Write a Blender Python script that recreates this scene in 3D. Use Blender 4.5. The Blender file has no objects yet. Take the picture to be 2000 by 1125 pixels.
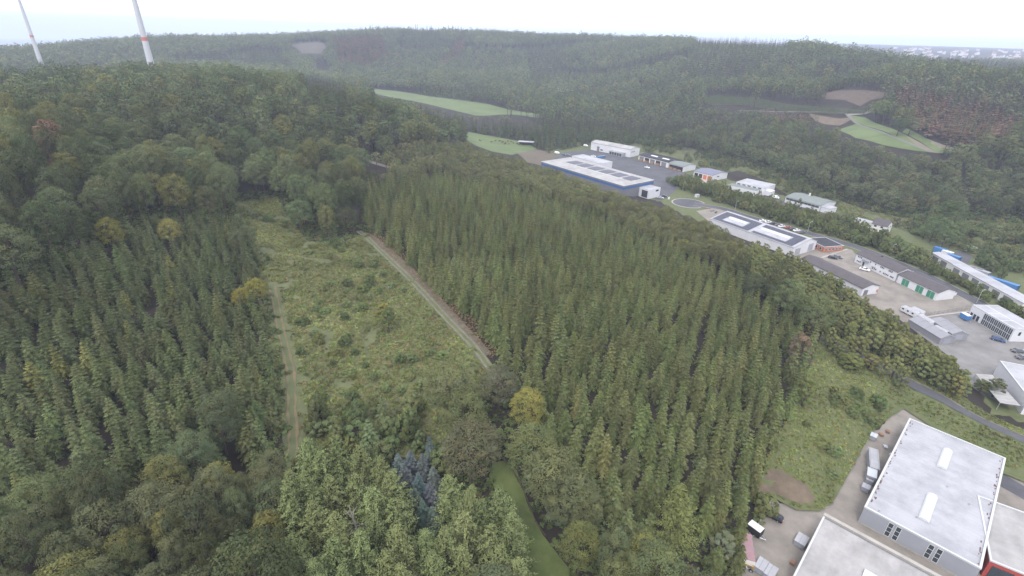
import bpy, bmesh, math, random
import numpy as np
from mathutils import Vector, Matrix
random.seed(7); rng = np.random.default_rng(11)
S = bpy.context.scene
COL = S.collection
# ------------------------------------------------------------------ camera
CAM = np.array([0., 0., 100.]); F = 1000.0
PITCH = math.radians(26.1); ROLL = math.radians(1.5)
fw = np.array([0, math.cos(PITCH), -math.sin(PITCH)])
u0 = np.array([0, math.sin(PITCH), math.cos(PITCH)]); x0 = np.array([1., 0, 0])
RT = math.cos(ROLL) * x0 + math.sin(ROLL) * u0
UP = -math.sin(ROLL) * x0 + math.cos(ROLL) * u0
cd = bpy.data.cameras.new('camera'); cam = bpy.data.objects.new('camera', cd); COL.objects.link(cam)
cd.sensor_fit = 'HORIZONTAL'; cd.angle = 2 * math.atan(1000.0 / F); cd.clip_start = 1.0; cd.clip_end = 40000
m = Matrix((RT, UP, -fw)).transposed().to_4x4(); m.translation = Vector(CAM); cam.matrix_world = m
S.camera = cam
# ------------------------------------------------------------------ sky, sun, exposure (overcast)
SUN_EL, SUN_AZ = math.radians(52), math.radians(200)
w = bpy.data.worlds.new('World'); S.world = w; w.use_nodes = True
nt = w.node_tree; nt.nodes.clear()
sky = nt.nodes.new('ShaderNodeTexSky'); sky.sky_type = 'NISHITA'; sky.sun_disc = False
sky.sun_elevation = SUN_EL; sky.sun_rotation = SUN_AZ; sky.air_density = 1.0; sky.dust_density = 3.0; sky.ozone_density = 1.0; sky.altitude = 300
bw = nt.nodes.new('ShaderNodeRGBToBW'); nt.links.new(sky.outputs[0], bw.inputs[0])
cl = nt.nodes.new('ShaderNodeMix'); cl.data_type = 'RGBA'; cl.blend_type = 'MIX'          # cloud deck: even, nearly colourless
cl.inputs[0].default_value = 0.80
nt.links.new(sky.outputs[0], cl.inputs[6])
cloud = nt.nodes.new('ShaderNodeMix'); cloud.data_type = 'RGBA'; cloud.blend_type = 'MULTIPLY'; cloud.inputs[0].default_value = 1.0
cloud.inputs[7].default_value = (0.93, 0.935, 1.0, 1)
flat = nt.nodes.new('ShaderNodeMath'); flat.operation = 'MAXIMUM'; flat.inputs[1].default_value = 11.0
nt.links.new(bw.outputs[0], flat.inputs[0]); nt.links.new(flat.outputs[0], cloud.inputs[6])
nt.links.new(cloud.outputs[2], cl.inputs[7])
bg = nt.nodes.new('ShaderNodeBackground'); bg.inputs[1].default_value = 0.15
nt.links.new(cl.outputs[2], bg.inputs[0])
wo = nt.nodes.new('ShaderNodeOutputWorld'); nt.links.new(bg.outputs[0], wo.inputs[0])
sd = bpy.data.lights.new('sun', 'SUN'); sd.energy = 1.5; sd.angle = math.radians(14); sd.color = (1.0, 0.97, 0.93)
sun = bpy.data.objects.new('sun', sd); COL.objects.link(sun)
sdir = Vector((math.sin(SUN_AZ) * math.cos(SUN_EL), math.cos(SUN_AZ) * math.cos(SUN_EL), math.sin(SUN_EL)))
sun.rotation_euler = sdir.to_track_quat('Z', 'Y').to_euler()
S.view_settings.view_transform = 'Standard'; S.view_settings.look = 'None'; S.view_settings.gamma = 1.0
S.view_settings.use_curve_mapping = False; S.view_settings.exposure = 0.68
c = S.cycles
c.max_bounces = 4; c.diffuse_bounces = 3; c.glossy_bounces = 2; c.transmission_bounces = 2; c.transparent_max_bounces = 4; c.volume_bounces = 0
c.caustics_reflective = False; c.caustics_refractive = False; c.use_denoising = True; c.use_adaptive_sampling = False; c.use_light_tree = False
# ------------------------------------------------------------------ helpers
def ray(px, py): return fw * F + RT * (px - 1000) - UP * (py - 562.5)
def at(px, py, z=0.0):
    d = ray(px, py); return CAM + d * ((z - CAM[2]) / d[2])
def at_dist(px, py, dist, lift=0.0):
    d = ray(px, py); p = CAM + d * (dist / math.hypot(d[0], d[1])); p[2] -= lift; return p
def project(P):
    d = np.asarray(P, float) - CAM; wz = np.maximum(d @ fw, 1e-3)
    return 1000 + F * (d @ RT) / wz, 562.5 - F * (d @ UP) / wz, d @ fw
def in_poly(x, y, poly):
    x = np.asarray(x); y = np.asarray(y); r = np.zeros(x.shape, bool); n = len(poly); j = n - 1
    for i in range(n):
        xi, yi = poly[i][0], poly[i][1]; xj, yj = poly[j][0], poly[j][1]
        if yi != yj: r ^= ((yi > y) != (yj > y)) & (x < (xj - xi) * (y - yi) / (yj - yi) + xi)
        j = i
    return r
def poly_dist(x, y, poly):
    d = np.full(np.shape(x), 1e9); n = len(poly)
    for i in range(n):
        ax, ay = poly[i][0], poly[i][1]; bx, by = poly[(i + 1) % n][0], poly[(i + 1) % n][1]
        dx, dy = bx - ax, by - ay; L2 = dx * dx + dy * dy + 1e-9
        t = np.clip(((x - ax) * dx + (y - ay) * dy) / L2, 0, 1)
        d = np.minimum(d, np.hypot(x - ax - t * dx, y - ay - t * dy))
    return d
def vnoise(x, y, sc, seed=0):
    x = np.asarray(x) / sc + seed * 17.3; y = np.asarray(y) / sc + seed * 9.1
    xi = np.floor(x).astype(np.int64); yi = np.floor(y).astype(np.int64); fx = x - xi; fy = y - yi
    def h(a, b):
        n = (a * 374761393 + b * 668265263 + seed * 974711) & 0x7fffffff
        n = ((n ^ (n >> 13)) * 1274126177) & 0x7fffffff
        return ((n ^ (n >> 16)) & 0xffff) / 65535.0
    fx = fx * fx * (3 - 2 * fx); fy = fy * fy * (3 - 2 * fy)
    return (h(xi, yi) * (1 - fx) + h(xi + 1, yi) * fx) * (1 - fy) + (h(xi, yi + 1) * (1 - fx) + h(xi + 1, yi + 1) * fx) * fy
def link(o, parent=None):
    COL.objects.link(o)
    if parent is not None: o.parent = parent
    return o
def mesh_obj(name, verts, faces, mats, parent=None, mi=None, smooth=False):
    me = bpy.data.meshes.new(name); me.from_pydata([tuple(v) for v in verts], [], [tuple(f) for f in faces])
    for m_ in (mats if isinstance(mats, (list, tuple)) else [mats]): me.materials.append(m_)
    if mi is not None: me.polygons.foreach_set('material_index', np.asarray(mi, np.int32))
    if smooth: me.polygons.foreach_set('use_smooth', np.ones(len(me.polygons), bool))
    me.update(); return link(bpy.data.objects.new(name, me), parent)
def tag(o, label=None, cat=None, group=None, kind=None):
    if label: o['label'] = label
    if cat: o['category'] = cat
    if group: o['group'] = group
    if kind: o['kind'] = kind
    return o
def empty(name, loc, rz=0.0):
    o = bpy.data.objects.new(name, None); o.empty_display_size = 0.5; o.location = tuple(loc); o.rotation_euler = (0, 0, rz); return link(o)
def copy_tree(o, parent=None):
    cpy = o.copy(); link(cpy, parent)
    for ch in o.children: copy_tree(ch, cpy)
    return cpy
# ------------------------------------------------------------------ materials
def mat(name, col, rough=0.7, metal=0.0, noise=0.0, nscale=1.0, bump=0.0, bscale=20.0, col2=None, spec=0.3, streak=None, dirt=0.0):
    m_ = bpy.data.materials.new(name); m_.use_nodes = True; n = m_.node_tree.nodes; l = m_.node_tree.links
    b = n['Principled BSDF']; b.inputs['Roughness'].default_value = rough; b.inputs['Metallic'].default_value = metal
    b.inputs['Specular IOR Level'].default_value = spec
    b.inputs['Base Color'].default_value = (*col, 1)
    if noise or col2:
        tc = n.new('ShaderNodeTexCoord'); mp = n.new('ShaderNodeMapping'); l.new(tc.outputs['Object'], mp.inputs[0])
        if streak: mp.inputs['Scale'].default_value = streak
        t = n.new('ShaderNodeTexNoise'); t.inputs['Scale'].default_value = nscale; t.inputs['Detail'].default_value = 6; t.inputs['Roughness'].default_value = 0.65
        l.new(mp.outputs[0], t.inputs['Vector'])
        cr = n.new('ShaderNodeMapRange'); cr.inputs[1].default_value = 0.3; cr.inputs[2].default_value = 0.7; l.new(t.outputs[0], cr.inputs[0])
        mx = n.new('ShaderNodeMix'); mx.data_type = 'RGBA'; l.new(cr.outputs[0], mx.inputs[0])
        c2 = col2 or tuple(v * (1 - noise) for v in col)
        mx.inputs[6].default_value = (*c2, 1); mx.inputs[7].default_value = (*col, 1); l.new(mx.outputs[2], b.inputs['Base Color'])
        if dirt:                                        # broad stains over the finer mottling
            t3 = n.new('ShaderNodeTexNoise'); t3.inputs['Scale'].default_value = nscale * .35; t3.inputs['Detail'].default_value = 8; t3.inputs['Roughness'].default_value = .7; l.new(tc.outputs['Object'], t3.inputs['Vector'])
            m3 = n.new('ShaderNodeMapRange'); m3.inputs[1].default_value = .42; m3.inputs[2].default_value = .66; m3.inputs[3].default_value = 1.0; m3.inputs[4].default_value = 1.0 - dirt; l.new(t3.outputs[0], m3.inputs[0])
            ml = n.new('ShaderNodeMix'); ml.data_type = 'RGBA'; ml.blend_type = 'MULTIPLY'; ml.inputs[0].default_value = 1.0; l.new(mx.outputs[2], ml.inputs[6]); l.new(m3.outputs[0], ml.inputs[7]); l.new(ml.outputs[2], b.inputs['Base Color'])
    if bump:
        tc2 = n.new('ShaderNodeTexCoord'); t2 = n.new('ShaderNodeTexNoise'); t2.inputs['Scale'].default_value = bscale; l.new(tc2.outputs['Object'], t2.inputs['Vector'])
        bp = n.new('ShaderNodeBump'); bp.inputs['Strength'].default_value = bump; l.new(t2.outputs[0], bp.inputs['Height']); l.new(bp.outputs[0], b.inputs['Normal'])
    return m_
# ------------------------------------------------------------------ terrain: heights interpolated between surveyed points
CTRL = []
def cz(px, py, z): p = at(px, py, z); CTRL.append((p[0], p[1], z))
def cdist(px, py, d, lift=18): p = at_dist(px, py, d, lift); CTRL.append(tuple(p))
for x, y, z in [(204,201,0),(203,257,0),(175,290,0),(147,331,0),(117,346,0),(76,526,0),(120,440,0),(50,470,0),(240,330,1),(0,480,2),(-25,545,3),(-10,620,4),
                (8,744,6),(-242,955,15),(-120,850,11),(100,860,9),(330,220,0),(260,150,0),(140,70,0),(90,60,0),(60,60,1),(62,86,0),(100,30,0),
                (30,60,4),(0,40,7),(0,0,10),(-60,0,22),(120,0,0),(300,0,0),(500,150,4),(0,-300,10),(-300,-300,30),(400,-300,0)]:
    CTRL.append((x, y, z))
for a in [(945,705,12),(705,455,18),(830,580,15),(1000,950,6),(1080,1100,5),(800,1125,9),(560,1125,13),(200,1100,20),(0,1125,24),(700,650,14),(560,560,19),(470,400,26),
          (250,700,24),(0,800,27),(1300,700,9),(1150,850,7.5),(1450,850,5),(1640,680,5),(1770,730,4),(1900,800,3),(2000,860,2.5),(1580,800,5),(1700,760,4.5),
          (1300,540,8),(1000,480,12),(850,400,16),(740,315,20),(1100,400,6),(1420,470,4),(1500,560,6),
          (1850,300,24),(1700,260,29),(1640,230,31),(1660,185,44),(1450,195,36),(1560,212,34),(1990,290,26),(1420,310,2),(1600,390,2),(1760,440,3),(1950,470,4),(1250,262,4),
          (1900,470,3),(1990,380,12)]: cz(*a)
for a in [(1990,133,760),(1900,120,880),(1750,104,950),(1650,92,980),(1990,142,1100),(1850,130,1250),(1700,114,1350),(1550,97,1500),(1550,81,1000),(1400,74,1150),(1250,72,1300),(1100,66,1420),(930,58,1500),(820,54,1520),(740,58,1450),(820,76,1900),(1100,82,1800),(640,72,1380),
          (500,72,1750),(300,68,1500),(150,80,1400),(0,97,1250),(-150,112,1100),(0,112,1600),(150,98,1750),(300,86,1950),(2200,140,700),
          (300,134,540),(450,140,500),(600,158,470),(150,150,480),(0,205,330),(700,185,430),(800,225,430),(900,266,440),(-100,260,250),(60,170,420),
          (1990,220,560),(1850,150,720),(1300,190,760),(1700,130,800),(1150,120,1120),(950,130,1150),(750,130,1150),(1400,130,900)]: cdist(*a)
CTRL += [(-420,900,28),(-700,950,34),(-330,760,30),(-1000,700,60),(-150,1050,25),(-600,620,38),(0,2600,20),(1500,2200,60),(2600,2000,84),(-1800,2400,0),(1200,1200,60),(-2500,800,10),
         (3000,500,40),(1200,300,20),(5000,4500,105),(3000,6000,120),(0,7000,-40),(-4000,6000,-120),(7000,1000,90),(-7000,1000,-60),(0,-3000,20),(-5000,-3000,40),(5000,-3000,40),(2000,3600,92)]
CT = np.array(CTRL); CC = 25.0
def _phi(r2): return np.sqrt(r2 + CC * CC)
_d2 = ((CT[:, None, :2] - CT[None, :, :2]) ** 2).sum(-1); _n = len(CT)
_A = np.zeros((_n + 3, _n + 3)); _A[:_n, :_n] = _phi(_d2) + np.eye(_n) * -2.0; _A[:_n, _n] = 1; _A[:_n, _n + 1:] = CT[:, :2]; _A[_n, :_n] = 1; _A[_n + 1:, :_n] = CT[:, :2].T
_w = np.linalg.solve(_A, np.r_[CT[:, 2], 0, 0, 0])
def P0(pts, z=0.0): return [tuple(at(a, b, z)[:2]) for a, b in pts]
YARD = P0([(1510,971),(1535,984),(1560,993),(1590,996),(1608,993),(1622,982),(1700,850),(1745,800)]) + P0([(1765,790),(1960,915)],0) + [(190,90),(200,20),(30,10)] + P0([(1440,1130),(1447,1085)])
LOTS = P0([(1055,340),(1290,395),(1330,420),(1420,455),(1560,510),(1700,600),(1760,625),(1860,700),(1905,760),(1935,810),(2100,860),(2300,860),(2300,600),(2000,500),(1800,455),(1660,418),(1560,390),(1430,352),(1300,308),(1240,292),(1150,282),(1080,296)])
def height(x, y):
    x = np.atleast_1d(np.asarray(x, float)); y = np.atleast_1d(np.asarray(y, float)); out = np.empty(x.shape)
    for s in range(0, x.size, 20000):
        a = x.flat[s:s + 20000]; b = y.flat[s:s + 20000]
        r2 = (a[:, None] - CT[None, :, 0]) ** 2 + (b[:, None] - CT[None, :, 1]) ** 2
        out.flat[s:s + 20000] = _phi(r2) @ _w[:_n] + _w[_n] + a * _w[_n + 1] + b * _w[_n + 2]
    out += (vnoise(x, y, 60, 3) - .5) * np.clip(np.hypot(x, y - 100) / 120, 0.4, 4) * 1.2
    for poly, mar in ((YARD, 9.0), (LOTS, 12.0)):
        ins = in_poly(x, y, poly); d = np.where(ins, 0.0, poly_dist(x, y, poly)); k = np.clip(d / mar, 0, 1); k = k * k * (3 - 2 * k)
        out = out * k
    return out
def hz(x, y): return float(height([x], [y])[0])
def ground_pix(px, py, lift=0.0, tmax=4000):
    d = ray(px, py); d = d / np.linalg.norm(d); t = np.arange(20.0, tmax, 2.0); P = CAM + t[:, None] * d
    h = height(P[:, 0], P[:, 1]) + lift; k = np.nonzero(P[:, 2] < h)[0]
    if len(k) == 0: return P[-1]
    i = max(k[0], 1); f0 = P[i - 1, 2] - h[i - 1]; f1 = P[i, 2] - h[i]; q = f0 / (f0 - f1); return P[i - 1] * (1 - q) + P[i] * q
VISPIX = []
def GV(pts): VISPIX.append(pts); return GP(pts)
def GP(pts, lift=0.0): return [tuple(ground_pix(a, b, lift)[:2]) for a, b in pts]
def axis(lo, hi, f0, f1, fine, grow):
    a = list(np.arange(f0, f1 + .1, fine)); s = fine
    while a[-1] < hi: s *= grow; a.append(a[-1] + s)
    s = fine
    while a[0] > lo: s *= grow; a.insert(0, a[0] - s)
    return np.array(a)
GX = axis(-12000, 12000, -180, 330, 3.0, 1.035); GY = axis(-4000, 14000, 20, 620, 3.0, 1.03)
XX, YY = np.meshgrid(GX, GY); ZZ = height(XX.ravel(), YY.ravel()).reshape(XX.shape)
nx, ny = len(GX), len(GY)
idx = np.arange(nx * ny).reshape(ny, nx)
faces = np.stack([idx[:-1, :-1], idx[:-1, 1:], idx[1:, 1:], idx[1:, :-1]], -1).reshape(-1, 4)
def drop(x, y):
    """height of the built ground sheet (bilinear), so that sheets laid on it do not sink in"""
    i = np.clip(np.searchsorted(GX, x) - 1, 0, nx - 2); j = np.clip(np.searchsorted(GY, y) - 1, 0, ny - 2)
    fx = (x - GX[i]) / (GX[i + 1] - GX[i]); fy = (y - GY[j]) / (GY[j + 1] - GY[j])
    return (ZZ[j, i] * (1 - fx) + ZZ[j, i + 1] * fx) * (1 - fy) + (ZZ[j + 1, i] * (1 - fx) + ZZ[j + 1, i + 1] * fx) * fy
M = {}
M['soil'] = mat('forest_floor', (0.030, 0.021, 0.016), 0.95, nscale=0.12, col2=(0.014, 0.013, 0.009))
M['scrub'] = mat('scrub_ground', (0.110, 0.120, 0.054), 0.95, nscale=0.25, col2=(0.055, 0.062, 0.028))
M['meadow'] = mat('meadow_grass', (0.110, 0.145, 0.056), 0.9, nscale=0.12, col2=(0.086, 0.118, 0.044), streak=(.25, 1, 1), dirt=.22)
M['lawn'] = mat('lawn_grass', (0.110, 0.128, 0.038), 0.9, nscale=0.3, col2=(0.070, 0.100, 0.028), bump=.3, bscale=3, dirt=.3)
M['verge'] = mat('verge_grass', (0.105, 0.115, 0.050), 0.95, nscale=0.4, col2=(0.065, 0.080, 0.032))
M['bare'] = mat('bare_soil', (0.150, 0.112, 0.080), 0.95, nscale=0.5, col2=(0.095, 0.078, 0.054), dirt=.3)
M['asphalt'] = mat('asphalt', (0.085, 0.085, 0.095), 0.85, nscale=0.25, col2=(0.068, 0.068, 0.076), dirt=.3)
M['paving'] = mat('concrete_paving', (0.225, 0.202, 0.176), 0.85, nscale=0.30, col2=(0.182, 0.164, 0.144), bump=.15, bscale=9, dirt=.30)
M['paving_grey'] = mat('grey_paving', (0.195, 0.189, 0.184), 0.85, nscale=0.30, col2=(0.160, 0.156, 0.152), dirt=.28)
M['gravel'] = mat('track_gravel', (0.165, 0.145, 0.122), 0.95, nscale=0.6, col2=(0.098, 0.092, 0.068))
M['heath'] = mat('heath', (0.125, 0.100, 0.078), 0.95, nscale=0.6, col2=(0.070, 0.064, 0.040))
M['kerb'] = mat('kerb_concrete', (0.34, 0.32, 0.29), 0.85, noise=.25, nscale=.5)
me = bpy.data.meshes.new('ground'); V = np.stack([XX.ravel(), YY.ravel(), ZZ.ravel()], -1)
me.vertices.add(len(V)); me.vertices.foreach_set('co', V.ravel()); me.loops.add(faces.size); me.loops.foreach_set('vertex_index', faces.ravel().astype(np.int32))
me.polygons.add(len(faces)); me.polygons.foreach_set('loop_start', np.arange(0, faces.size, 4, dtype=np.int32)); me.polygons.foreach_set('use_smooth', np.ones(len(faces), bool))
me.materials.append(M['soil']); me.update(calc_edges=True); me.validate()
ground = link(bpy.data.objects.new('ground', me)); tag(ground, 'dark forest floor and hills reaching to the horizon', 'ground', kind='structure')
def drape(name, poly, material, label, step=5.0, off=0.10, cat=None, kind='structure', parent=None):
    bm = bmesh.new(); vs = [bm.verts.new((p[0], p[1], 0)) for p in poly]; f = bm.faces.new(vs); bmesh.ops.triangulate(bm, faces=[f])
    xs = [p[0] for p in poly]; ys = [p[1] for p in poly]
    for ax, lo, hi in ((0, min(xs), max(xs)), (1, min(ys), max(ys))):
        st = max(step, (hi - lo) / 70)
        for v in np.arange(lo + st, hi, st):
            co = (v, 0, 0) if ax == 0 else (0, v, 0); no = (1, 0, 0) if ax == 0 else (0, 1, 0)
            bmesh.ops.bisect_plane(bm, geom=bm.verts[:] + bm.edges[:] + bm.faces[:], plane_co=co, plane_no=no, dist=1e-4)
    bm.verts.ensure_lookup_table(); P = np.array([v.co[:] for v in bm.verts]); z = drop(P[:, 0], P[:, 1]) + off
    for v, zz in zip(bm.verts, z): v.co.z = zz
    bmesh.ops.recalc_face_normals(bm, faces=bm.faces[:])
    if sum(f.normal.z for f in bm.faces) < 0: bmesh.ops.reverse_faces(bm, faces=bm.faces[:])
    me = bpy.data.meshes.new(name); bm.to_mesh(me); bm.free(); me.materials.append(material)
    me.polygons.foreach_set('use_smooth', np.ones(len(me.polygons), bool))
    o = link(bpy.data.objects.new(name, me), parent); return tag(o, label, cat, kind=kind) if parent is None else o
def densify(pts, step=2.0):
    """smooth (Catmull-Rom) centreline through world points"""
    P = [np.array(p[:2], float) for p in pts]; P = [2 * P[0] - P[1]] + P + [2 * P[-1] - P[-2]]; out = []
    for i in range(1, len(P) - 2):
        n = max(2, int(np.linalg.norm(P[i + 1] - P[i]) / step))
        for k in range(n):
            t = k / n; a, b, c_, d = P[i - 1:i + 3]
            out.append(.5 * ((2 * b) + (c_ - a) * t + (2 * a - 5 * b + 4 * c_ - d) * t * t + (-a + 3 * b - 3 * c_ + d) * t ** 3))
    out.append(P[-2]); return np.array(out)
def ribbon(name, pts, width, material, label=None, off=0.14, shift=0.0, cat=None, parent=None, jag=0.0, kind='structure'):
    C_ = densify(pts); T = np.gradient(C_, axis=0); T /= np.linalg.norm(T, axis=1)[:, None]; N = np.stack([-T[:, 1], T[:, 0]], -1)
    k = max(2, int(width / 1.5) + 1); offs = np.linspace(-width / 2, width / 2, k); V = []
    for q, o_ in enumerate(offs):
        jj = (np.random.default_rng(q).random(len(C_)) - .5) * jag if q in (0, k - 1) else 0
        V.append(C_ + N * np.reshape(o_ + shift + jj, (-1, 1)))
    V = np.stack(V, 1); z = drop(V[..., 0], V[..., 1]) + off; n = len(C_); I = np.arange(n * k).reshape(n, k)
    fc = np.stack([I[:-1, :-1], I[:-1, 1:], I[1:, 1:], I[1:, :-1]], -1).reshape(-1, 4)[:, ::-1]
    o = mesh_obj(name, np.dstack([V, z]).reshape(-1, 3), fc, material, parent, smooth=True)
    if parent is None: tag(o, label, cat, kind=kind)
    return o
# --- open land
CLEARING = GP([(455,395),(540,385),(560,420),(600,470),(660,480),(712,455),(960,712),(960,760),(900,800),(880,860),(830,900),(700,880),(560,920),(520,620),(500,500)])
drape('clearing_ground', CLEARING, M['scrub'], 'scrubby overgrown clearing sloping between the two spruce plantations', 4, .12)
SLOPE = GP([(1608,640),(1720,690),(1860,760),(2040,860),(2040,960),(1955,925),(1765,800),(1740,815),(1700,850),(1625,985),(1600,1000),(1555,998),(1505,972),(1470,1020),(1480,960),(1500,890),(1560,780)])
drape('embankment', SLOPE, M['verge'], 'overgrown grassy embankment above the paved yard', 3, .35)
BARE_BANK = GP([(1500,920),(1520,918),(1548,935),(1572,948),(1592,975),(1582,986),(1560,985),(1530,975),(1510,965),(1478,968),(1488,945)])
drape('bare_bank', BARE_BANK, M['bare'], 'bare brown soil patch on the bank above the parked black car', 2, .42)
LAWN = GP([(962,905),(985,900),(1010,920),(1030,985),(1060,1045),(1110,1110),(1130,1160),(1000,1160),(985,1000),(955,930)])
drape('lawn', LAWN, M['lawn'], 'long strip of mown green lawn between larches and oaks', 3, .15)
MEADOW = GV([(728,172),(790,180),(850,190),(960,205),(1050,222),(1060,232),(980,224),(930,226),(870,212),(800,196),(745,186),(725,182)])
drape('meadow', MEADOW, M['meadow'], 'narrow bright green meadow in the side valley below the far ridge', 10, .2)
PASTURE = GV([(915,258),(960,266),(1030,278),(1048,290),(1000,303),(960,296),(930,285),(905,270)])
drape('pasture', PASTURE, M['meadow'], 'bright green pasture with brown cattle behind the broadleaf trees', 8, .2)
FALLOW = GV([(1010,300),(1040,290),(1085,300),(1080,318),(1060,325),(1030,318)])
drape('fallow_field', FALLOW, M['heath'], 'small brown fallow field beside the long blue and grey hall', 5, .2)
FIELD1 = GV([(1636,254),(1672,242),(1692,247),(1726,260),(1788,285),(1816,298),(1787,295),(1725,284),(1670,270)])
FIELD2 = GV([(1658,225),(1690,230),(1738,250),(1779,275),(1792,285),(1750,270),(1700,249),(1672,239)])
FIELD3 = GV([(1770,251),(1800,266),(1850,293),(1853,300),(1833,300),(1800,279),(1762,259)]); STRIP3 = GV([(1805,269),(1850,286),(1890,297),(1890,303),(1852,297),(1820,283)])
drape('field', FIELD1, M['meadow'], 'lower green strip field on the far slope', 8, .25)
drape('field', FIELD2, mat('field_grass_upper', (0.115, 0.150, 0.056), .9, nscale=.12, col2=(.092, .125, .046), dirt=.2, streak=(.25, 1, 1)), 'upper green strip field beside the farm track on the far slope', 8, .25)
PLOUGH = GV([(1580,222),(1640,232),(1670,229),(1640,246),(1610,243),(1590,235)])
drape('ploughed_field', PLOUGH, M['bare'], 'brown ploughed plot on the far slope', 8, .25)
STRIP2 = GV([(1738,250),(1762,261),(1800,281),(1834,300),(1816,298),(1792,285),(1779,275)])
drape('field', FIELD3, M['meadow'], 'third green strip field, nearest the rusty trees', 8, .25); drape('stubble_strip', STRIP3, mat('stubble_pale', (.17, .15, .115), .95, noise=.2, nscale=.05), 'pale tan strip below the rusty trees on the far slope', 8, .25)
drape('stubble_strip', STRIP2, mat('stubble', (.17, .145, .105), .95, noise=.2, nscale=.05), 'tan stubble strip at the edge of the green fields', 8, .25)
FELLED = GV([(1602,186),(1630,178),(1680,176),(1730,180),(1735,190),(1700,196),(1680,208),(1650,196),(1610,194)])
drape('felled_patch', FELLED, mat('felled_litter', (.125, .090, .068), .95, nscale=.9, col2=(.055, .048, .036), streak=(.05, .5, 1), dirt=.3), 'pale brown felled forest patch below the far ridge', 8, .3)
PLANTATION = GV([(1362,196),(1400,186),(1440,190),(1500,196),(1560,206),(1640,212),(1700,216),(1690,224),(1600,222),(1560,220),(1480,210),(1390,206)])
drape('tree_nursery', PLANTATION, mat('nursery_ground', (.088, .078, .054), .95, nscale=.3, col2=(.055, .058, .038), streak=(.2, 1, 1), dirt=.3), 'tree nursery ground with rows of young conifers on the far slope', 10, .25)
HILLFIELD = GP([(0,168),(60,150),(120,142),(200,133),(240,133),(200,146),(120,158),(50,178),(0,205)])
drape('hill_clearing', HILLFIELD, mat('regrowth', (.050, .066, .036), .95, nscale=.08, col2=(.034, .048, .028)), 'green regrowing clearing on the hilltop below the wind turbines', 10, .25)
HILLCUT = GV([(565,86),(620,82),(640,90),(625,105),(590,104)]); HILLCUT2 = GV([(612,122),(640,126),(650,138),(620,132)])
drape('hill_cut', HILLCUT, mat('cut_soil', (.085, .072, .058), .95, nscale=.05, col2=(.06, .058, .04)), 'pale clear-cut patch on the far left ridge', 15, .4)
SCRUB_R = GP([(1400,318),(1430,330),(1560,392),(1660,420),(1740,440),(1820,470),(1900,500),(2060,560),(2060,440),(1900,432),(1760,425),(1640,392),(1520,345),(1440,312)])
drape('scrub_slope', SCRUB_R, M['scrub'], 'weedy scrub slope between the industrial buildings and the wood', 6, .12)
SCRUB_B = GP([(1050,312),(1075,296),(1150,264),(1260,276),(1420,306),(1450,330),(1400,345),(1330,312),(1240,292),(1150,281),(1080,296)])
drape('scrub_slope', SCRUB_B, M['scrub'], 'weedy strip behind the far halls at the foot of the wood', 8, .12)
DRIVE_R = P0([(1868,492),(1900,482),(1935,480),(1930,490),(1905,495),(1890,515),(1870,530),(1855,520)])
VISPIX.append([(1058,316),(1085,305),(1150,288),(1250,300),(1420,348),(1520,368),(1640,408),(1750,445),(1830,485),(2000,545),(2100,600),(2100,740),(1905,738),(1865,692),(1800,648),(1760,612),(1715,577),(1660,548),(1600,515),(1552,490),(1500,470),(1390,429),(1330,415),(1310,402),(1262,392),(1220,380),(1200,371)])
VISPIX.append([(705,304),(760,322),(775,335),(740,332),(708,318)])
VISPIX.append([(720,470),(800,545),(870,620),(935,690),(950,712),(935,712),(860,628),(790,555),(712,478)])
VISPIX.append([(965,915),(985,905),(1010,925),(1030,985),(1055,1045),(1000,1040),(975,990)])
OPEN = [CLEARING, SLOPE, LAWN, MEADOW, PASTURE, FALLOW, FIELD1, FIELD2, FIELD3, STRIP3, PLOUGH, STRIP2, FELLED, PLANTATION, HILLFIELD, HILLCUT, HILLCUT2, YARD, LOTS, SCRUB_R]
# --- tracks and roads
TRACK = GP([(700,452),(720,468),(800,545),(870,620),(920,672),(950,710),(972,745)])
tr = ribbon('forest_track', TRACK, 2.8, M['verge'], 'straight gravel forest track with a grassy middle along the clearing', .22)
ribbon('wheel_rut', TRACK, .62, M['gravel'], off=.26, shift=-.8, parent=tr, jag=.35); ribbon('wheel_rut', TRACK, .62, M['gravel'], off=.26, shift=.85, parent=tr, jag=.3)
EDGE = GP([(715,450),(760,480),(830,545),(900,620),(965,690)], 0)
ribbon('heath_strip', EDGE, 3.6, M['heath'], 'reddish heath strip along the spruce edge beside the track', .17, shift=-2.5)
GRASSTRACK = GP([(532,560),(548,640),(566,720),(570,800),(572,870),(560,920)])
gt = ribbon('grass_track', GRASSTRACK, 2.6, mat('track_grass', (.085, .095, .042), .95, nscale=.3, col2=(.060, .074, .032)), 'faint grassy track along the edge of the young spruces', .2, jag=.8)
for s_ in (-1, 1): ribbon('wheel_rut', GRASSTRACK, .5, mat('rut', (.155, .105, .060), .95, nscale=.3, col2=(.090, .085, .042)), off=.24, shift=s_ * .85, parent=gt, jag=.5)
LANE = GP([(1590,655),(1640,680),(1700,706),(1760,740),(1830,776),(1900,815),(2000,862),(2080,900)])
ribbon('paved_lane', LANE, 3.4, M['asphalt'], 'narrow asphalt lane crossing the slope above the big white hall', .46)
ribbon('lane_shoulder', LANE, .8, M['gravel'], 'pale gravel shoulder of the asphalt lane', .48, shift=2.2, jag=.4)
HILLROAD = GP([(690,300),(720,315),(770,330),(800,338)]); ribbon('forest_road', HILLROAD, 5, M['gravel'], 'grey gravel forest road on the hillside', .25)
FARMTRACK = GP([(1440,217),(1560,219),(1640,221),(1660,230),(1676,243),(1730,262),(1790,286),(1820,298)]); ribbon('farm_track', FARMTRACK, 2.6, mat('farm_track', (.15, .142, .13), .95, noise=.15), 'pale farm track winding beside the green fields', .4)
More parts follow.
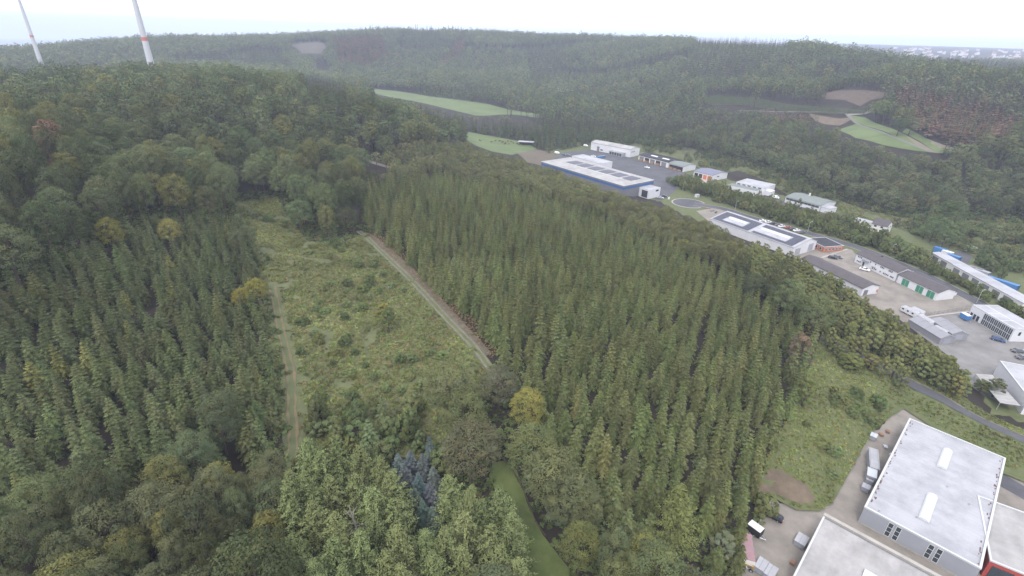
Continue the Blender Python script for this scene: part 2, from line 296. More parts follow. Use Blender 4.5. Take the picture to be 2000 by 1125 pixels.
FT2 = GP([(1655,225),(1690,222),(1705,212)]); ribbon('farm_track', FT2, 4, mat('farm_track2', (.19, .18, .165), .95, noise=.15), 'short pale branch of the farm track at the nursery', .42)
ribbon('hill_path', GP([(170,128),(205,131),(240,132)]), 6, mat('crushed_stone', (.30, .28, .25), .95, noise=.1), 'pale access path to the wind turbines', .5)
# --- paved lots (flat at z = 0, stacked sheets)
def sheet(name, poly, material, label, z, kind='structure', parent=None):
    bm = bmesh.new(); f = bm.faces.new([bm.verts.new((p[0], p[1], z)) for p in poly]); bmesh.ops.triangulate(bm, faces=[f]); bmesh.ops.recalc_face_normals(bm, faces=bm.faces[:])
    if sum(f.normal.z for f in bm.faces) < 0: bmesh.ops.reverse_faces(bm, faces=bm.faces[:])
    me = bpy.data.meshes.new(name); bm.to_mesh(me); bm.free(); me.materials.append(material); o = link(bpy.data.objects.new(name, me), parent)
    return tag(o, label, kind=kind) if parent is None else o
sheet('yard', YARD, M['paving'], 'paved yard of brown-grey concrete blocks around the white halls', .03)
# ------------------------------------------------------------------ tree meshes (built once, shared by every copy)
def leaf_mat(name, trans=0.16, rough=0.7):
    m_ = bpy.data.materials.new(name); m_.use_nodes = True; n = m_.node_tree.nodes; l = m_.node_tree.links; n.clear()
    a = n.new('ShaderNodeAttribute'); a.attribute_type = 'INSTANCER'; a.attribute_name = 'tint'
    v = n.new('ShaderNodeAttribute'); v.attribute_type = 'GEOMETRY'; v.attribute_name = 'var'
    mx = n.new('ShaderNodeMix'); mx.data_type = 'RGBA'; mx.blend_type = 'MULTIPLY'; mx.inputs[0].default_value = 1.0
    l.new(a.outputs['Color'], mx.inputs[6]); l.new(v.outputs['Color'], mx.inputs[7])
    d = n.new('ShaderNodeBsdfDiffuse'); t = n.new('ShaderNodeBsdfTranslucent'); l.new(mx.outputs[2], d.inputs[0]); l.new(mx.outputs[2], t.inputs[0])
    ms = n.new('ShaderNodeMixShader'); ms.inputs[0].default_value = trans; l.new(d.outputs[0], ms.inputs[1]); l.new(t.outputs[0], ms.inputs[2])
    o = n.new('ShaderNodeOutputMaterial'); l.new(ms.outputs[0], o.inputs[0]); return m_
M['leaf'] = leaf_mat('leaves'); M['needle'] = leaf_mat('needles', 0.06)
M['bark'] = mat('bark', (0.085, 0.066, 0.050), .95, noise=.4, nscale=2.0); M['bark_pale'] = mat('pale_bark', (0.30, 0.27, 0.24), .9, noise=.4, nscale=2.0)
class Soup:
    def __init__(s): s.v = []; s.f = []; s.c = []; s.n = []
    def quad(s, a, b, c_, d, col):
        i = len(s.v); s.v += [a, b, c_, d]; s.f.append((i, i + 1, i + 2, i + 3)); s.c += [col] * 4
    def mesh(s, name, material):
        me = bpy.data.meshes.new(name); me.from_pydata([tuple(map(float, q)) for q in s.v], [], s.f); me.materials.append(material)
        at_ = me.color_attributes.new('var', 'FLOAT_COLOR', 'POINT'); c4 = np.ones((len(s.v), 4)); c4[:, :3] = np.array(s.c); at_.data.foreach_set('color', c4.ravel())
        me.update()
        if len(s.n) == len(s.v): me.polygons.foreach_set('use_smooth', np.ones(len(me.polygons), bool)); me.normals_split_custom_set_from_vertices([tuple(map(float, q)) for q in s.n])     # foliage shades as the rounded mass it grows in
        return me
def tube(path, radii, sides=6):
    v = []; f = []
    for i, (p, r) in enumerate(zip(path, radii)):
        p = np.array(p, float); t = np.array(path[min(i + 1, len(path) - 1)], float) - np.array(path[max(i - 1, 0)], float); t /= np.linalg.norm(t) + 1e-9
        a = np.cross(t, [0.3, 0.9, 0.1]); a /= np.linalg.norm(a) + 1e-9; b = np.cross(t, a)
        for k in range(sides):
            g = 2 * math.pi * k / sides; v.append(p + r * (a * math.cos(g) + b * math.sin(g)))
    for i in range(len(path) - 1):
        for k in range(sides): f.append((i * sides + k, i * sides + (k + 1) % sides, (i + 1) * sides + (k + 1) % sides, (i + 1) * sides + k))
    f.append(tuple(range((len(path) - 1) * sides, len(path) * sides))); return v, f
def join_tubes(parts):
    V_, F_ = [], []
    for v, f in parts:
        o = len(V_); V_ += list(v); F_ += [tuple(i + o for i in q) for q in f]
    return V_, F_
def raw_mesh(name, vf, material):
    me = bpy.data.meshes.new(name); me.from_pydata([tuple(map(float, q)) for q in vf[0]], [], vf[1]); me.materials.append(material); me.update(); return me
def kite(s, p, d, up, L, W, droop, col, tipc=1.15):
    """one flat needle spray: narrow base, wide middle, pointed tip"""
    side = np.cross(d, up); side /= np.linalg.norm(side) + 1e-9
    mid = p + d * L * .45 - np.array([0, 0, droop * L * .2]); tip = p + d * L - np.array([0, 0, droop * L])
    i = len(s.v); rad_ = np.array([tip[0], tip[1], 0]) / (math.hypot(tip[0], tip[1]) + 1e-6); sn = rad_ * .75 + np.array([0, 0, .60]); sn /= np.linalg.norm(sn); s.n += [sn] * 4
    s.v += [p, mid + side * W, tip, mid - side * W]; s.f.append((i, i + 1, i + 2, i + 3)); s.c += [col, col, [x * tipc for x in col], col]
def spruce_mesh(name, H=11.0, R=2.5, lod=0, seed=0, base=.12, sparse=1.0):
    r = random.Random(seed); s = Soup(); nW = (12, 10, 7)[lod]; nB = (10, 7, 5)[lod]
    for i in range(nW):
        t = i / (nW - 1); z = H * (base + (0.985 - base) * t ** .95); prof = (1 - t) ** .68 * (.80 + .20 * min(1, t * 5)) + .02
        n = max(3, int(nB * (1 - .5 * t)))
        for k in range(n):
            if r.random() > sparse: continue
            g = 2 * math.pi * (k + r.uniform(-.3, .3) + .5 * (i % 2)) / n; L = max(.25, R * prof * r.uniform(.72, 1.18)); d = np.array([math.cos(g), math.sin(g), 0])
            up_ = .5 * t - .12 + r.uniform(-.12, .12); dr = .38 * (1 - t) + .10
            tone = r.uniform(.72, 1.22); col = [tone * r.uniform(.94, 1.06), tone, tone * r.uniform(.92, 1.08)]
            zz = z + r.uniform(-.14, .14)
            if lod == 0:
                K = 4
                for q in range(K):
                    sx = (q + .6) / K; p = d * L * sx + np.array([0, 0, zz + up_ * L * sx - dr * L * sx * sx])
                    for sg in (-1, 1):
                        a = g + sg * r.uniform(.6, 1.0); dd = np.array([math.cos(a), math.sin(a), up_ * .5 - .1])
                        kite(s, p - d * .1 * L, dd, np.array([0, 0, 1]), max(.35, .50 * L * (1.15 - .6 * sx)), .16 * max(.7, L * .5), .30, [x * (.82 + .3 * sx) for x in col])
                kite(s, d * L * .5 + np.array([0, 0, zz + up_ * L * .5 - dr * L * .25]), d + np.array([0, 0, up_ - dr]), np.array([0, 0, 1]), .62 * L, .15 * max(1, L * .5), .2, col, 1.35)
            else:
                for off in ((-.38, .38) if lod == 1 else (0,)):
                    a = g + off; dd = np.array([math.cos(a), math.sin(a), up_ - dr * .6])
                    kite(s, np.array([0, 0, zz]) + d * .08 * L, dd, np.array([0, 0, 1]), L * 1.05, (.24 if lod == 1 else .42) * L + .12, .18, col, 1.25)
    for k in range(3):
        a = 2.1 * k; kite(s, np.array([0, 0, H * .95]), np.array([math.cos(a) * .16, math.sin(a) * .16, 1]), np.array([math.sin(a), -math.cos(a), .1]), H * .055, .13, 0, [1.15] * 3)
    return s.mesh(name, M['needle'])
def spruce_trunk(name, H=11.0): return raw_mesh(name, tube([(0, 0, -.6), (0, 0, H * .4), (0, 0, H * .96)], [.20, .14, .03], 6), M['bark'])
def broad_mesh(name, H=20.0, R=5.5, lod=0, seed=0, base=.28, clumps=None, leaf=None, flat=.9):
    """broadleaf crown: leaf-sized faces scattered over uneven clumps of an egg-shaped crown"""
    r = np.random.default_rng(seed); s = Soup(); n = clumps or (46, 24, 13)[lod]; per = (150, 34, 12)[lod]; lf = leaf or (.35, .85, 1.45)[lod]
    zc = H * (base + (1 - base) * .45); rz = H * (1 - base) * .52
    for i in range(n):
        u = (i + .5) / n; ph = i * 2.39996 + r.uniform(-.3, .3); cz_ = 1 - 1.62 * u ** .95; rr = math.sqrt(max(0, 1 - cz_ * cz_)); k = r.uniform(.72, 1.0)
        c0 = np.array([math.cos(ph) * rr * R * k * .82, math.sin(ph) * rr * R * k * .82, zc + cz_ * rz * flat * r.uniform(.85, 1.02)])
        cr = R * r.uniform(.24, .40) * (1 if lod else .92); tone = r.uniform(.82, 1.18); hue = r.uniform(-.06, .06); out = np.array([math.cos(ph) * rr, math.sin(ph) * rr, .55 + cz_ * .5]); out /= np.linalg.norm(out)
        for j in range(per):
            d = r.normal(size=3) + out * .9; d /= np.linalg.norm(d); p = c0 + d * cr * r.uniform(.55, 1.08) * np.array([1, 1, .8])
            nrm = d * .7 + np.array([0, 0, .5]) + r.normal(size=3) * .45; nrm /= np.linalg.norm(nrm); a = np.cross(nrm, r.normal(size=3)); a /= np.linalg.norm(a) + 1e-9; b = np.cross(nrm, a)
            sn = nrm * .30 + d * .55 + out * .55; sn /= np.linalg.norm(sn); s.n += [sn] * 4
            h = lf * r.uniform(.55, 1.15); w_ = h * r.uniform(.5, .8); q = tone * r.uniform(.88, 1.12); s.quad(p - a * h * .6, p - b * w_ * .5, p + a * h * .6, p + b * w_ * .5, [q * (1 + hue), q, q * (1 - hue)])
    return s.mesh(name, M['leaf'])
def broad_trunk(name, H=20.0, R=5.5, seed=0, pale=False):
    r = random.Random(seed); parts = [tube([(0, 0, -.8), (.1, 0, H * .3), (0, .15, H * .55), (0, 0, H * .8)], [.34, .26, .18, .05], 7)]
    for k in range(7):
        g = k * 2.4 + r.random(); z = H * r.uniform(.28, .55); L = R * r.uniform(.5, .8)
        parts.append(tube([(0, 0, z), (math.cos(g) * L * .45, math.sin(g) * L * .45, z + L * .4), (math.cos(g) * L, math.sin(g) * L, z + L * 1.05)], [.13, .09, .03], 5))
    return raw_mesh(name, join_tubes(parts), M['bark_pale'] if pale else M['bark'])
def larch_mesh(name, H=19.0, R=3.6, seed=0, lod=0):
    """larch: soft tufted sprays on long upswept branches, rounded top"""
    r = np.random.default_rng(seed); s = Soup(); nW = 17 if lod == 0 else 9
    for i in range(nW):
        t = i / (nW - 1); z = H * (.16 + .82 * t); prof = math.sin(min(1, (1 - t) * 1.15 + .10) * math.pi / 2) ** 1.25; n = int((8 if lod == 0 else 6) * (1 - .4 * t)) + 1
        for k in range(n):
            g = 2 * math.pi * (k + r.uniform(-.35, .35)) / n; L = R * prof * r.uniform(.62, 1.2); d = np.array([math.cos(g), math.sin(g), 0]); tone = r.uniform(.86, 1.12)
            for q in range(80 if lod == 0 else 5):
                sx = r.uniform(.15, 1.03); p = d * L * sx + np.array([0, 0, z - .10 * L * sx + .34 * L * sx * sx]) + r.normal(size=3) * (.20, .20, .16)
                nrm = r.normal(size=3) + np.array([0, 0, .7]) + d * .4; nrm /= np.linalg.norm(nrm); a = d * .8 + np.array([0, 0, .35]) + r.normal(size=3) * .5; a -= nrm * (a @ nrm); a /= np.linalg.norm(a) + 1e-9; b = np.cross(nrm, a)
                sn = nrm * .35 + d * .6 + np.array([0, 0, .55]); sn /= np.linalg.norm(sn); s.n += [sn] * 4
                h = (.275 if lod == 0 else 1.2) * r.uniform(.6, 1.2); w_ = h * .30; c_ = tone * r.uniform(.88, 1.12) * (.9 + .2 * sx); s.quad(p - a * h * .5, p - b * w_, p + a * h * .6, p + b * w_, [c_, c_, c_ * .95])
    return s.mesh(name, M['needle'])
def bush_mesh(name, R=1.0, n=46, seed=0, leaf=.42, hgt=.8):
    r = np.random.default_rng(seed); s = Soup(); lobes = [(r.uniform(-.5, .5) * R, r.uniform(-.5, .5) * R, r.uniform(.5, 1.0)) for _ in range(5)]
    for j in range(n):
        lx, ly, lr = lobes[j % 5]; d = r.normal(size=3); d[2] = abs(d[2]) + .15; d /= np.linalg.norm(d); p = np.array([lx, ly, 0]) + d * np.array([R * .6, R * .6, R * hgt]) * lr * r.uniform(.6, 1.05)
        nrm = d + np.array([0, 0, .5]) + r.normal(size=3) * .4; nrm /= np.linalg.norm(nrm); a = np.cross(nrm, r.normal(size=3)); a /= np.linalg.norm(a) + 1e-9; b = np.cross(nrm, a); h = leaf * r.uniform(.6, 1.2); q = r.uniform(.72, 1.25)
        s.quad(p - a * h * .6, p - b * h * .35, p + a * h * .6, p + b * h * .35, [q, q, q])
    return s.mesh(name, M['leaf'])
def tuft_mesh(name, seed=0):
    r = np.random.default_rng(seed); s = Soup()
    for j in range(22):
        g = r.uniform(0, 6.28); l = r.uniform(.3, .75); o = r.normal(size=2) * .35; d = np.array([math.cos(g), math.sin(g)]); q = r.uniform(.8, 1.2); b = np.array([o[0], o[1], 0.]); t_ = b + np.array([d[0] * l * .6, d[1] * l * .6, l]); sd_ = np.array([-d[1], d[0], 0]) * .09
        s.quad(b - sd_, b + sd_, t_ + sd_ * .4, t_ - sd_ * .4, [q, q, q * .9])
    return s.mesh(name, M['leaf'])
# prototypes: kind -> (nominal height, nominal radius, near crown meshes, trunk mesh, mid crowns, far crowns)
PROTO = {
 'spruce': dict(H=11., R=2.5, near=[spruce_mesh('spruce_crown', seed=k) for k in range(5)], trunk=spruce_trunk('spruce_trunk'), mid=[spruce_mesh('spruce_mid', lod=1, seed=20 + k) for k in range(3)], far=[spruce_mesh('spruce_far', lod=2, seed=30 + k) for k in range(3)]),
 'broad': dict(H=20., R=5.5, near=[broad_mesh('broadleaf_crown', seed=k) for k in range(5)], trunk=broad_trunk('broadleaf_trunk'), mid=[broad_mesh('broadleaf_mid', lod=1, seed=20 + k) for k in range(4)], far=[broad_mesh('broadleaf_far', lod=2, seed=30 + k) for k in range(4)]),
 'young': dict(H=11., R=2.6, near=[broad_mesh('young_crown', 11., 2.6, seed=50 + k, base=.08, clumps=26, leaf=.36) for k in range(4)], trunk=broad_trunk('young_trunk', 11., 2.6), mid=[broad_mesh('young_mid', 11., 2.6, 1, 60 + k, .06, 18, .6) for k in range(3)], far=[broad_mesh('young_far', 11., 2.6, 2, 70 + k, .06, 10, 1.0) for k in range(3)]),
 'shrub': dict(H=4., R=2.2, near=[broad_mesh('shrub_crown', 4., 2.2, seed=90 + k, base=.02, clumps=18, leaf=.30) for k in range(4)], trunk=broad_trunk('shrub_trunk', 3.2, 1.5), mid=[broad_mesh('shrub_mid', 4., 2.2, 1, 95 + k, .02, 12, .5) for k in range(3)], far=[broad_mesh('shrub_far', 4., 2.2, 2, 98 + k, .02, 8, .8) for k in range(2)]),
 'larch': dict(H=19., R=3.6, near=[larch_mesh('larch_crown', seed=k) for k in range(4)], trunk=spruce_trunk('larch_trunk', 19.), mid=[larch_mesh('larch_mid', seed=9, lod=1)], far=[larch_mesh('larch_far', seed=10, lod=1)]),
 'dead': dict(H=17., R=2.2, near=[spruce_mesh('dead_crown', 17, 2.2, 1, 80 + k, .25, .75) for k in range(3)], trunk=spruce_trunk('dead_trunk', 17.), mid=[spruce_mesh('dead_mid', 17, 2.2, 1, 84, .25, .7)], far=[larch_mesh('dead_far', 17, 2.4, 85 + k, 1) for k in range(3)]),
}
# ------------------------------------------------------------------ where each kind of wood stands
SPR_C = GP([(722,462),(800,520),(880,600),(950,675),(985,712),(1000,735),(1055,760),(1085,835),(1130,905),(1180,985),(1230,1010),(1300,1040),(1440,1100),(1470,1010),(1492,930),(1545,820),(1585,735),(1605,650),(1560,600),(1480,560),(1435,515),(1350,478),(1250,440),(1150,405),(1050,368),(950,345),(850,325),(760,335),(705,350),(700,420)], 9)
SPR_L = GP([(375,405),(470,420),(495,470),(520,560),(535,650),(560,740),(562,860),(548,960),(470,985),(330,1025),(130,1020),(-80,1060),(-80,590),(40,540),(105,465),(240,425)], 7)
EDGE_Z = GP([(1010,325),(1062,345),(1400,500),(1600,650),(2000,900),(2300,900),(2300,560),(2000,480),(1640,400),(1400,310),(1250,285),(1080,292)])
YOUNG = GP([(1430,505),(1450,470),(1560,500),(1600,520),(1700,592),(1760,622),(1850,680),(1895,740),(1890,768),(1850,762),(1770,728),(1700,695),(1620,655),(1600,640),(1560,595),(1480,555)], 7)
OAK_C = GP([(705,300),(760,290),(930,272),(1062,322),(1262,385),(1395,432),(1440,470),(1430,510),(1350,478),(1250,440),(1150,405),(1050,368),(950,345),(850,325),(760,335)], 9)
SPR_HILL = GP([(590,150),(640,155),(680,180),(690,220),(640,235),(600,200)], 12)
DEAD_R = GP([(1745,172),(1800,180),(1860,195),(1920,205),(1990,240),(1975,275),(1900,290),(1860,285),(1800,250),(1760,215)], 10)
DEAD_F = GP([(650,75),(740,70),(760,110),(720,130),(660,120)], 10); DEAD_F2 = GP([(900,70),(960,62),(900,110),(860,125)], 10); DEAD_M = GP([(1470,208),(1570,218),(1600,232),(1560,236),(1500,222)], 10)
SPR_R1 = GP([(1380,72),(1560,74),(1530,110),(1420,160),(1330,150)], 10); SPR_R2 = GP([(1630,80),(1990,128),(1990,150),(1800,120),(1640,98)], 10)
ALDER = GP([(860,235),(960,240),(1100,260),(1200,275),(1250,270),(1420,300),(1540,350),(1640,388),(1760,425),(2050,440),(2050,330),(1900,310),(1780,292),(1650,250),(1500,220),(1380,215),(1200,225),(1000,222)], 10)
LARCHZ = GP([(545,925),(585,870),(640,850),(760,890),(810,950),(860,960),(900,940),(960,975),(1015,1040),(1010,1160),(520,1170)], 9)
BL_Z = GP([(-80,1000),(130,955),(470,905),(548,890),(540,1180),(-120,1180)], 9)
BELT = P0([(1300,352),(1330,368),(1420,398),(1520,430),(1600,452),(1700,482),(1790,518),(1880,562),(2010,632),(2010,600),(1900,548),(1830,512),(1760,484),(1700,458),(1640,428),(1560,418),(1500,398),(1450,386),(1400,366),(1340,352)], 1)
THICKET = P0([(1810,440),(1860,440),(1880,470),(1850,490),(1800,470)], 1); THICKET2 = P0([(1890,500),(1950,490),(1990,530),(1960,545),(1900,520)], 1)
RNG = np.random.default_rng(5)
def grid(x0_, x1_, y0_, y1_, sx, sy, ang=0.0, jit=.35, skip=0, lane=0, stag=False):
    cx, cy = (x0_ + x1_) / 2, (y0_ + y1_) / 2; R_ = math.hypot(x1_ - x0_, y1_ - y0_) / 2; a = np.arange(-R_, R_, sx); b = np.arange(-R_, R_, sy); A, B = np.meshgrid(a, b)
    if skip: keep = (np.round(A / sx).astype(int) % skip) != 0; A, B = A[keep], B[keep]
    if stag: B = B + (np.round(A / sx).astype(int) % 2) * sy * .5
    A = A + (.8 * np.floor(A / (lane * sx)) if lane else 0)
    A = A.ravel() + RNG.uniform(-jit, jit, A.size) * sx; B = B.ravel() + RNG.uniform(-jit, jit, B.size) * sy
    X = cx + A * math.cos(ang) - B * math.sin(ang); Y = cy + A * math.sin(ang) + B * math.cos(ang); k = (X > x0_) & (X < x1_) & (Y > y0_) & (Y < y1_); return X[k], Y[k]
def bbox(poly): a = np.array(poly); return a[:, 0].min(), a[:, 0].max(), a[:, 1].min(), a[:, 1].max()
GAIN = np.array([1.24, 1.18, .98])
TREES = []      # arrays: kind, x, y, z, height scale, width scale, tint, group key
def add(kind, x, y, hgt, wid, tint, key, sight=True):
    k = PROTO[kind]; x = np.atleast_1d(x); n = len(x)
    if n == 0: return
    y = np.atleast_1d(y); z = height(x, y); hgt = np.broadcast_to(hgt, n); wid = np.broadcast_to(wid, n); tint = np.broadcast_to(tint, (n, 3)); ok = np.ones(n, bool)
    vis = VISPIX if sight is True else sight or []
    if vis:                                                      # trees leave the open land behind them in view
        for hh in (.45, .72, .97):
            u, v, _ = project(np.stack([x, y, z + hgt * hh], -1))
            for q in vis: ok &= ~in_poly(u, v, q)
        lo = ~ok; hgt = np.where(lo, hgt * .58, hgt); wid = np.where(lo, wid * .72, wid); ok2 = np.ones(n, bool)      # low growth where a tall tree would block the view
        for hh in (.2, .5, .97):
            u, v, _ = project(np.stack([x, y, z + hgt * hh], -1))
            for q in vis: ok2 &= ~in_poly(u, v, q)
        ok |= ok2
    TREES.append(dict(kind=kind, key=key, x=x[ok], y=y[ok], z=z[ok], sz=hgt[ok] / k['H'], sx=wid[ok] / (2 * k['R']), tint=tint[ok]))
def tints(x, y, base, var=.18, yellow=0.0, seed=1, ycol=(.128, .135, .058)):
    n = len(x); t = np.array(base)[None] * (1 + RNG.uniform(-var, var, (n, 1))) * (1 + RNG.uniform(-.06, .06, (n, 3))); t *= (.86 + .28 * vnoise(x, y, 45, seed))[:, None]
    if yellow:
        k = RNG.random(n) < yellow; f = RNG.uniform(.4, 1.0, (n, 1)); t = np.where(k[:, None], t * (1 - f) + np.array(ycol)[None] * f, t)
    return t
HEROES = []     # named single trees, placed by the foot of each: (pixel of the top, kind, height, width, tint, label)
def hero(px, py, kind, h, w_, tint, label, name=None, group=None):
    p = ground_pix(px, py, h * .93); HEROES.append((p[0], p[1], kind, h, w_, tint, label, name, group))
OAK = (.098, .112, .062); YEL = (.190, .165, .045); LAR = (.138, .168, .090); BLU = (.080, .106, .124)
hero(1030,765,'broad',15,9.5,(.165,.165,.058),'round golden-yellow tree at the end of the forest track')
hero(497,545,'broad',11,7,(.170,.165,.050),'bright yellow round tree beside the grassy track','broadleaf_tree'); hero(468,565,'broad',9,6.5,(.15,.14,.04),'olive yellow tree just below the bright yellow one by the grassy track')
hero(325,430,'broad',12,7.5,(.165,.160,.065),'pale golden round tree alone among the young spruces'); hero(208,428,'broad',13,8,(.128,.128,.045),'ochre tree at the upper edge of the young spruces')
hero(565,330,'broad',17,10,(.085,.10,.055),'dark broadleaf tree at the top corner of the clearing'); hero(600,345,'broad',16,9,(.10,.118,.062),'mid-green tree overhanging the top of the clearing'); hero(637,372,'larch',17,7.5,(.13,.15,.075),'tall light green tree at the upper end of the track'); hero(668,352,'broad',17,9,(.088,.102,.062),'tall grey-green tree beside the upper end of the track'); hero(612,375,'broad',15,8,(.125,.14,.062),'yellow-green tree above the clearing gully')
hero(870,715,'broad',18,13,OAK,'grey-green oak beside the clearing, furthest up the slope'); hero(905,770,'broad',17,12,(.09,.105,.055),'grey-green oak below the uppermost oak at the clearing edge')
hero(920,840,'broad',17,14.5,(.086,.088,.058),'large dark round grey-brown oak above the lawn'); hero(975,722,'broad',15,11,(.08,.085,.062),'dark grey-green oak where the track meets the lawn')
hero(1040,845,'broad',17,12.5,(.105,.125,.062),'light green oak at the upper end of the lawn'); hero(1085,890,'broad',17,13.5,OAK,'broad grey-green oak beside the wooden rail of the lawn'); hero(1120,930,'broad',16,11.5,(.09,.104,.06),'grey-green oak against the spruces beside the lawn')
hero(1095,970,'young',9,5.5,(.10,.125,.085),'small pale blue-green tree at the lawn edge'); hero(1150,960,'broad',15,7.5,OAK,'grey-green tree in front of the tall spruces below the lawn oaks')
hero(1140,1035,'broad',14,8,(.105,.120,.05),'yellow-green tree at the lower edge of the lawn'); hero(1205,1045,'broad',14,8,(.085,.105,.06),'dark green tree between the yellow-green trees at the bottom'); hero(1265,1060,'broad',14,9,(.138,.148,.06),'bright yellow-green tree at the bottom below the spruces')
hero(1340,960,'larch',20,10,(.122,.142,.064),'big spreading yellow-green larch in front of the spruces'); hero(1420,1040,'young',9,5,(.12,.14,.10),'silvery small tree beside the pink-roofed shed')
hero(1575,655,'young',15,7,(.13,.105,.085),'grey-brown half bare tree at the corner of the spruces'); hero(1585,740,'young',11,5,(.11,.135,.055),'light green tree below the grey-brown tree')
hero(1667,693,'young',6,7,(.105,.125,.05),'round bush-like tree beside the asphalt lane'); hero(1708,693,'young',6,5.5,(.125,.125,.055),'round yellowish tree beside the asphalt lane')
hero(1955,742,'young',7,5.5,(.085,.10,.06),'dark tree beside the lean-to roof of the white hall'); hero(1925,742,'young',5,4.5,(.085,.10,.05),'dark bush between the lane and the white hall with lean-to')
hero(85,232,'young',24,11,(.135,.090,.076),'dead reddish-brown tree on the hillside at the left edge', 'dead_tree')
hero(755,600,'young',10,4.5,(.085,.11,.05),'slim dark tree standing alone in the clearing'); hero(748,592,'young',6,5,(.14,.145,.05),'yellow-green bush at the foot of the slim tree in the clearing'); hero(720,535,'young',5,4.5,(.075,.10,.045),'dark bush in the gully of the clearing')
hero(745,775,'spruce',10,4.5,(.085,.105,.06),'lone spruce at the lower end of the clearing'); hero(718,825,'spruce',9,6,(.085,.115,.065),'wide spruce behind the larches')
hero(838,855,'spruce',9,3.6,BLU,'topmost silvery blue spruce','blue_spruce_tree')
for i, (a, b, h) in enumerate([(775,890,7),(800,884,7),(825,890,7.5),(845,914,7),(815,930,7.5),(790,908,7),(840,947,7),(825,982,7.5),(845,992,7),(812,957,7)]):
    hero(a, b, 'spruce', h, 4.6, tuple(v * RNG.uniform(.85, 1.1) for v in BLU), 'silvery blue spruce in the tight clump among the larches', 'blue_spruce_tree', 'clump of blue spruces')
for i, (a, b) in enumerate([(600,865),(655,862),(700,878),(590,930),(630,885),(640,945),(745,905),(765,935),(690,935),(560,965),(610,990),(655,1010),(720,960),(770,985),(730,1010),(775,1040),(700,1050),(640,1060),(570,1055),(600,1100),(660,1110),(750,1090),(560,930),
                                (885,935),(915,960),(940,985),(975,965),(1000,1010),(905,1010),(950,1040),(870,1040),(830,1040),(910,1080),(980,1075),(840,1090),(1010,1100),(780,1110)]):
    c_ = np.array(LAR) * RNG.uniform(.88, 1.12) * np.array([RNG.uniform(.94, 1.04), 1, 1]); hero(a, b, 'larch', RNG.uniform(14.5, 18), RNG.uniform(7.4, 9.2), tuple(c_), 'light green feathery larch in the grove beside the lawn', 'larch_tree', 'larch grove beside the lawn')
for (a, b) in [(390,955),(445,1030),(140,960),(300,1040),(90,1030),(490,910),(40,965),(200,1060)]: pass
hero(1726,197,'broad',22,20,(.115,.15,.065),'large pale green solitary tree above the far fields'); hero(1763,232,'broad',16,14,(.06,.085,.05),'dark round solitary tree beside the far fields'); hero(1860,290,'broad',9,9,(.06,.085,.045),'small dark tree at the lower end of the far fields')
HX = np.array([h[0] for h in HEROES]); HY = np.array([h[1] for h in HEROES]); HW = np.array([h[4] for h in HEROES])
def clear_of_heroes(x, y, k=.42):
    ok = np.ones(len(x), bool)
    for hx, hy, hw in zip(HX, HY, HW): ok &= np.hypot(x - hx, y - hy) > hw * k + .8
    return ok
def blocked(x, y, polys):
    b = np.zeros(len(x), bool)
    for p in polys: b |= in_poly(x, y, p)
    return b
def line_clear(x, y, line, d_): C_ = densify(line, 4); return np.min(np.hypot(x[:, None] - C_[None, :, 0], y[:, None] - C_[None, :, 1]), 1) > d_
# spruce plantation: planted in rows with extraction lanes
ra = at(1381,555,15) - at(1341,704,15); ang = math.atan2(ra[1], ra[0]) - math.pi / 2
X, Y = grid(*bbox(SPR_C), 3.4, 5.1, ang, .30, 0, 7, True); k = in_poly(X, Y, SPR_C) & ~blocked(X, Y, [CLEARING, YARD, SLOPE, LAWN]) & clear_of_heroes(X, Y) & line_clear(X, Y, TRACK, 5) & (RNG.random(len(X)) > .05); X, Y = X[k], Y[k]
n = len(X); add('spruce', X, Y, RNG.normal(10.2, 1.6, n).clip(6.5, 15), RNG.normal(4.65, .6, n).clip(3, 6.4), tints(X, Y, (.083, .099, .047), .26, .05, 2, (.125, .13, .06)), 'centre')
X, Y = grid(*bbox(SPR_L), 3.3, 4.6, .75, .32, 0, 0, True); k = in_poly(X, Y, SPR_L) & ~blocked(X, Y, [CLEARING, BL_Z]) & clear_of_heroes(X, Y) & line_clear(X, Y, GRASSTRACK, 3.5); X, Y = X[k], Y[k]; n = len(X); bl = (vnoise(X, Y, 14, 8) > .80) & (RNG.random(len(X)) < .5)
add('spruce', X[~bl], Y[~bl], RNG.normal(8.4, 1.4, (~bl).sum()).clip(5, 12), RNG.normal(4.5, .6, (~bl).sum()).clip(2.8, 6.4), tints(X[~bl], Y[~bl], (.068, .084, .045), .18, .04, 3, (.12, .125, .05)), 'left')
q = np.nonzero(bl)[0]; q = q[RNG.random(len(q)) < .4]; add('broad', X[q], Y[q], RNG.normal(12, 1, len(q)), RNG.normal(7, 1, len(q)), tints(X[q], Y[q], (.085, .105, .065), .2), 'mixed')
X, Y = grid(*bbox(YOUNG), 3.3, 3.3, .4, .4); k = in_poly(X, Y, YOUNG) & ~blocked(X, Y, [LOTS, SPR_C]) & clear_of_heroes(X, Y) & line_clear(X, Y, LANE, 3.5); X, Y = X[k], Y[k]; n = len(X)
add('young', X, Y, RNG.normal(8.8, 1.4, n).clip(5, 12), RNG.normal(4.1, .7, n).clip(2.6, 6), tints(X, Y, (.132, .150, .070), .2, .06, 5, (.145, .14, .06)), 'young')
X, Y = grid(*bbox(OAK_C), 5.2, 5.2, .2, .42); k = in_poly(X, Y, OAK_C) & ~blocked(X, Y, [LOTS, SPR_C, PASTURE, FALLOW]) & line_clear(X, Y, HILLROAD, 6); X, Y = X[k], Y[k]; n = len(X)
add('broad', X, Y, RNG.normal(11, 1.6, n).clip(7, 15), RNG.normal(7, 1.1, n).clip(4.5, 10), tints(X, Y, (.105, .115, .062), .2, .07, 6), 'oak')
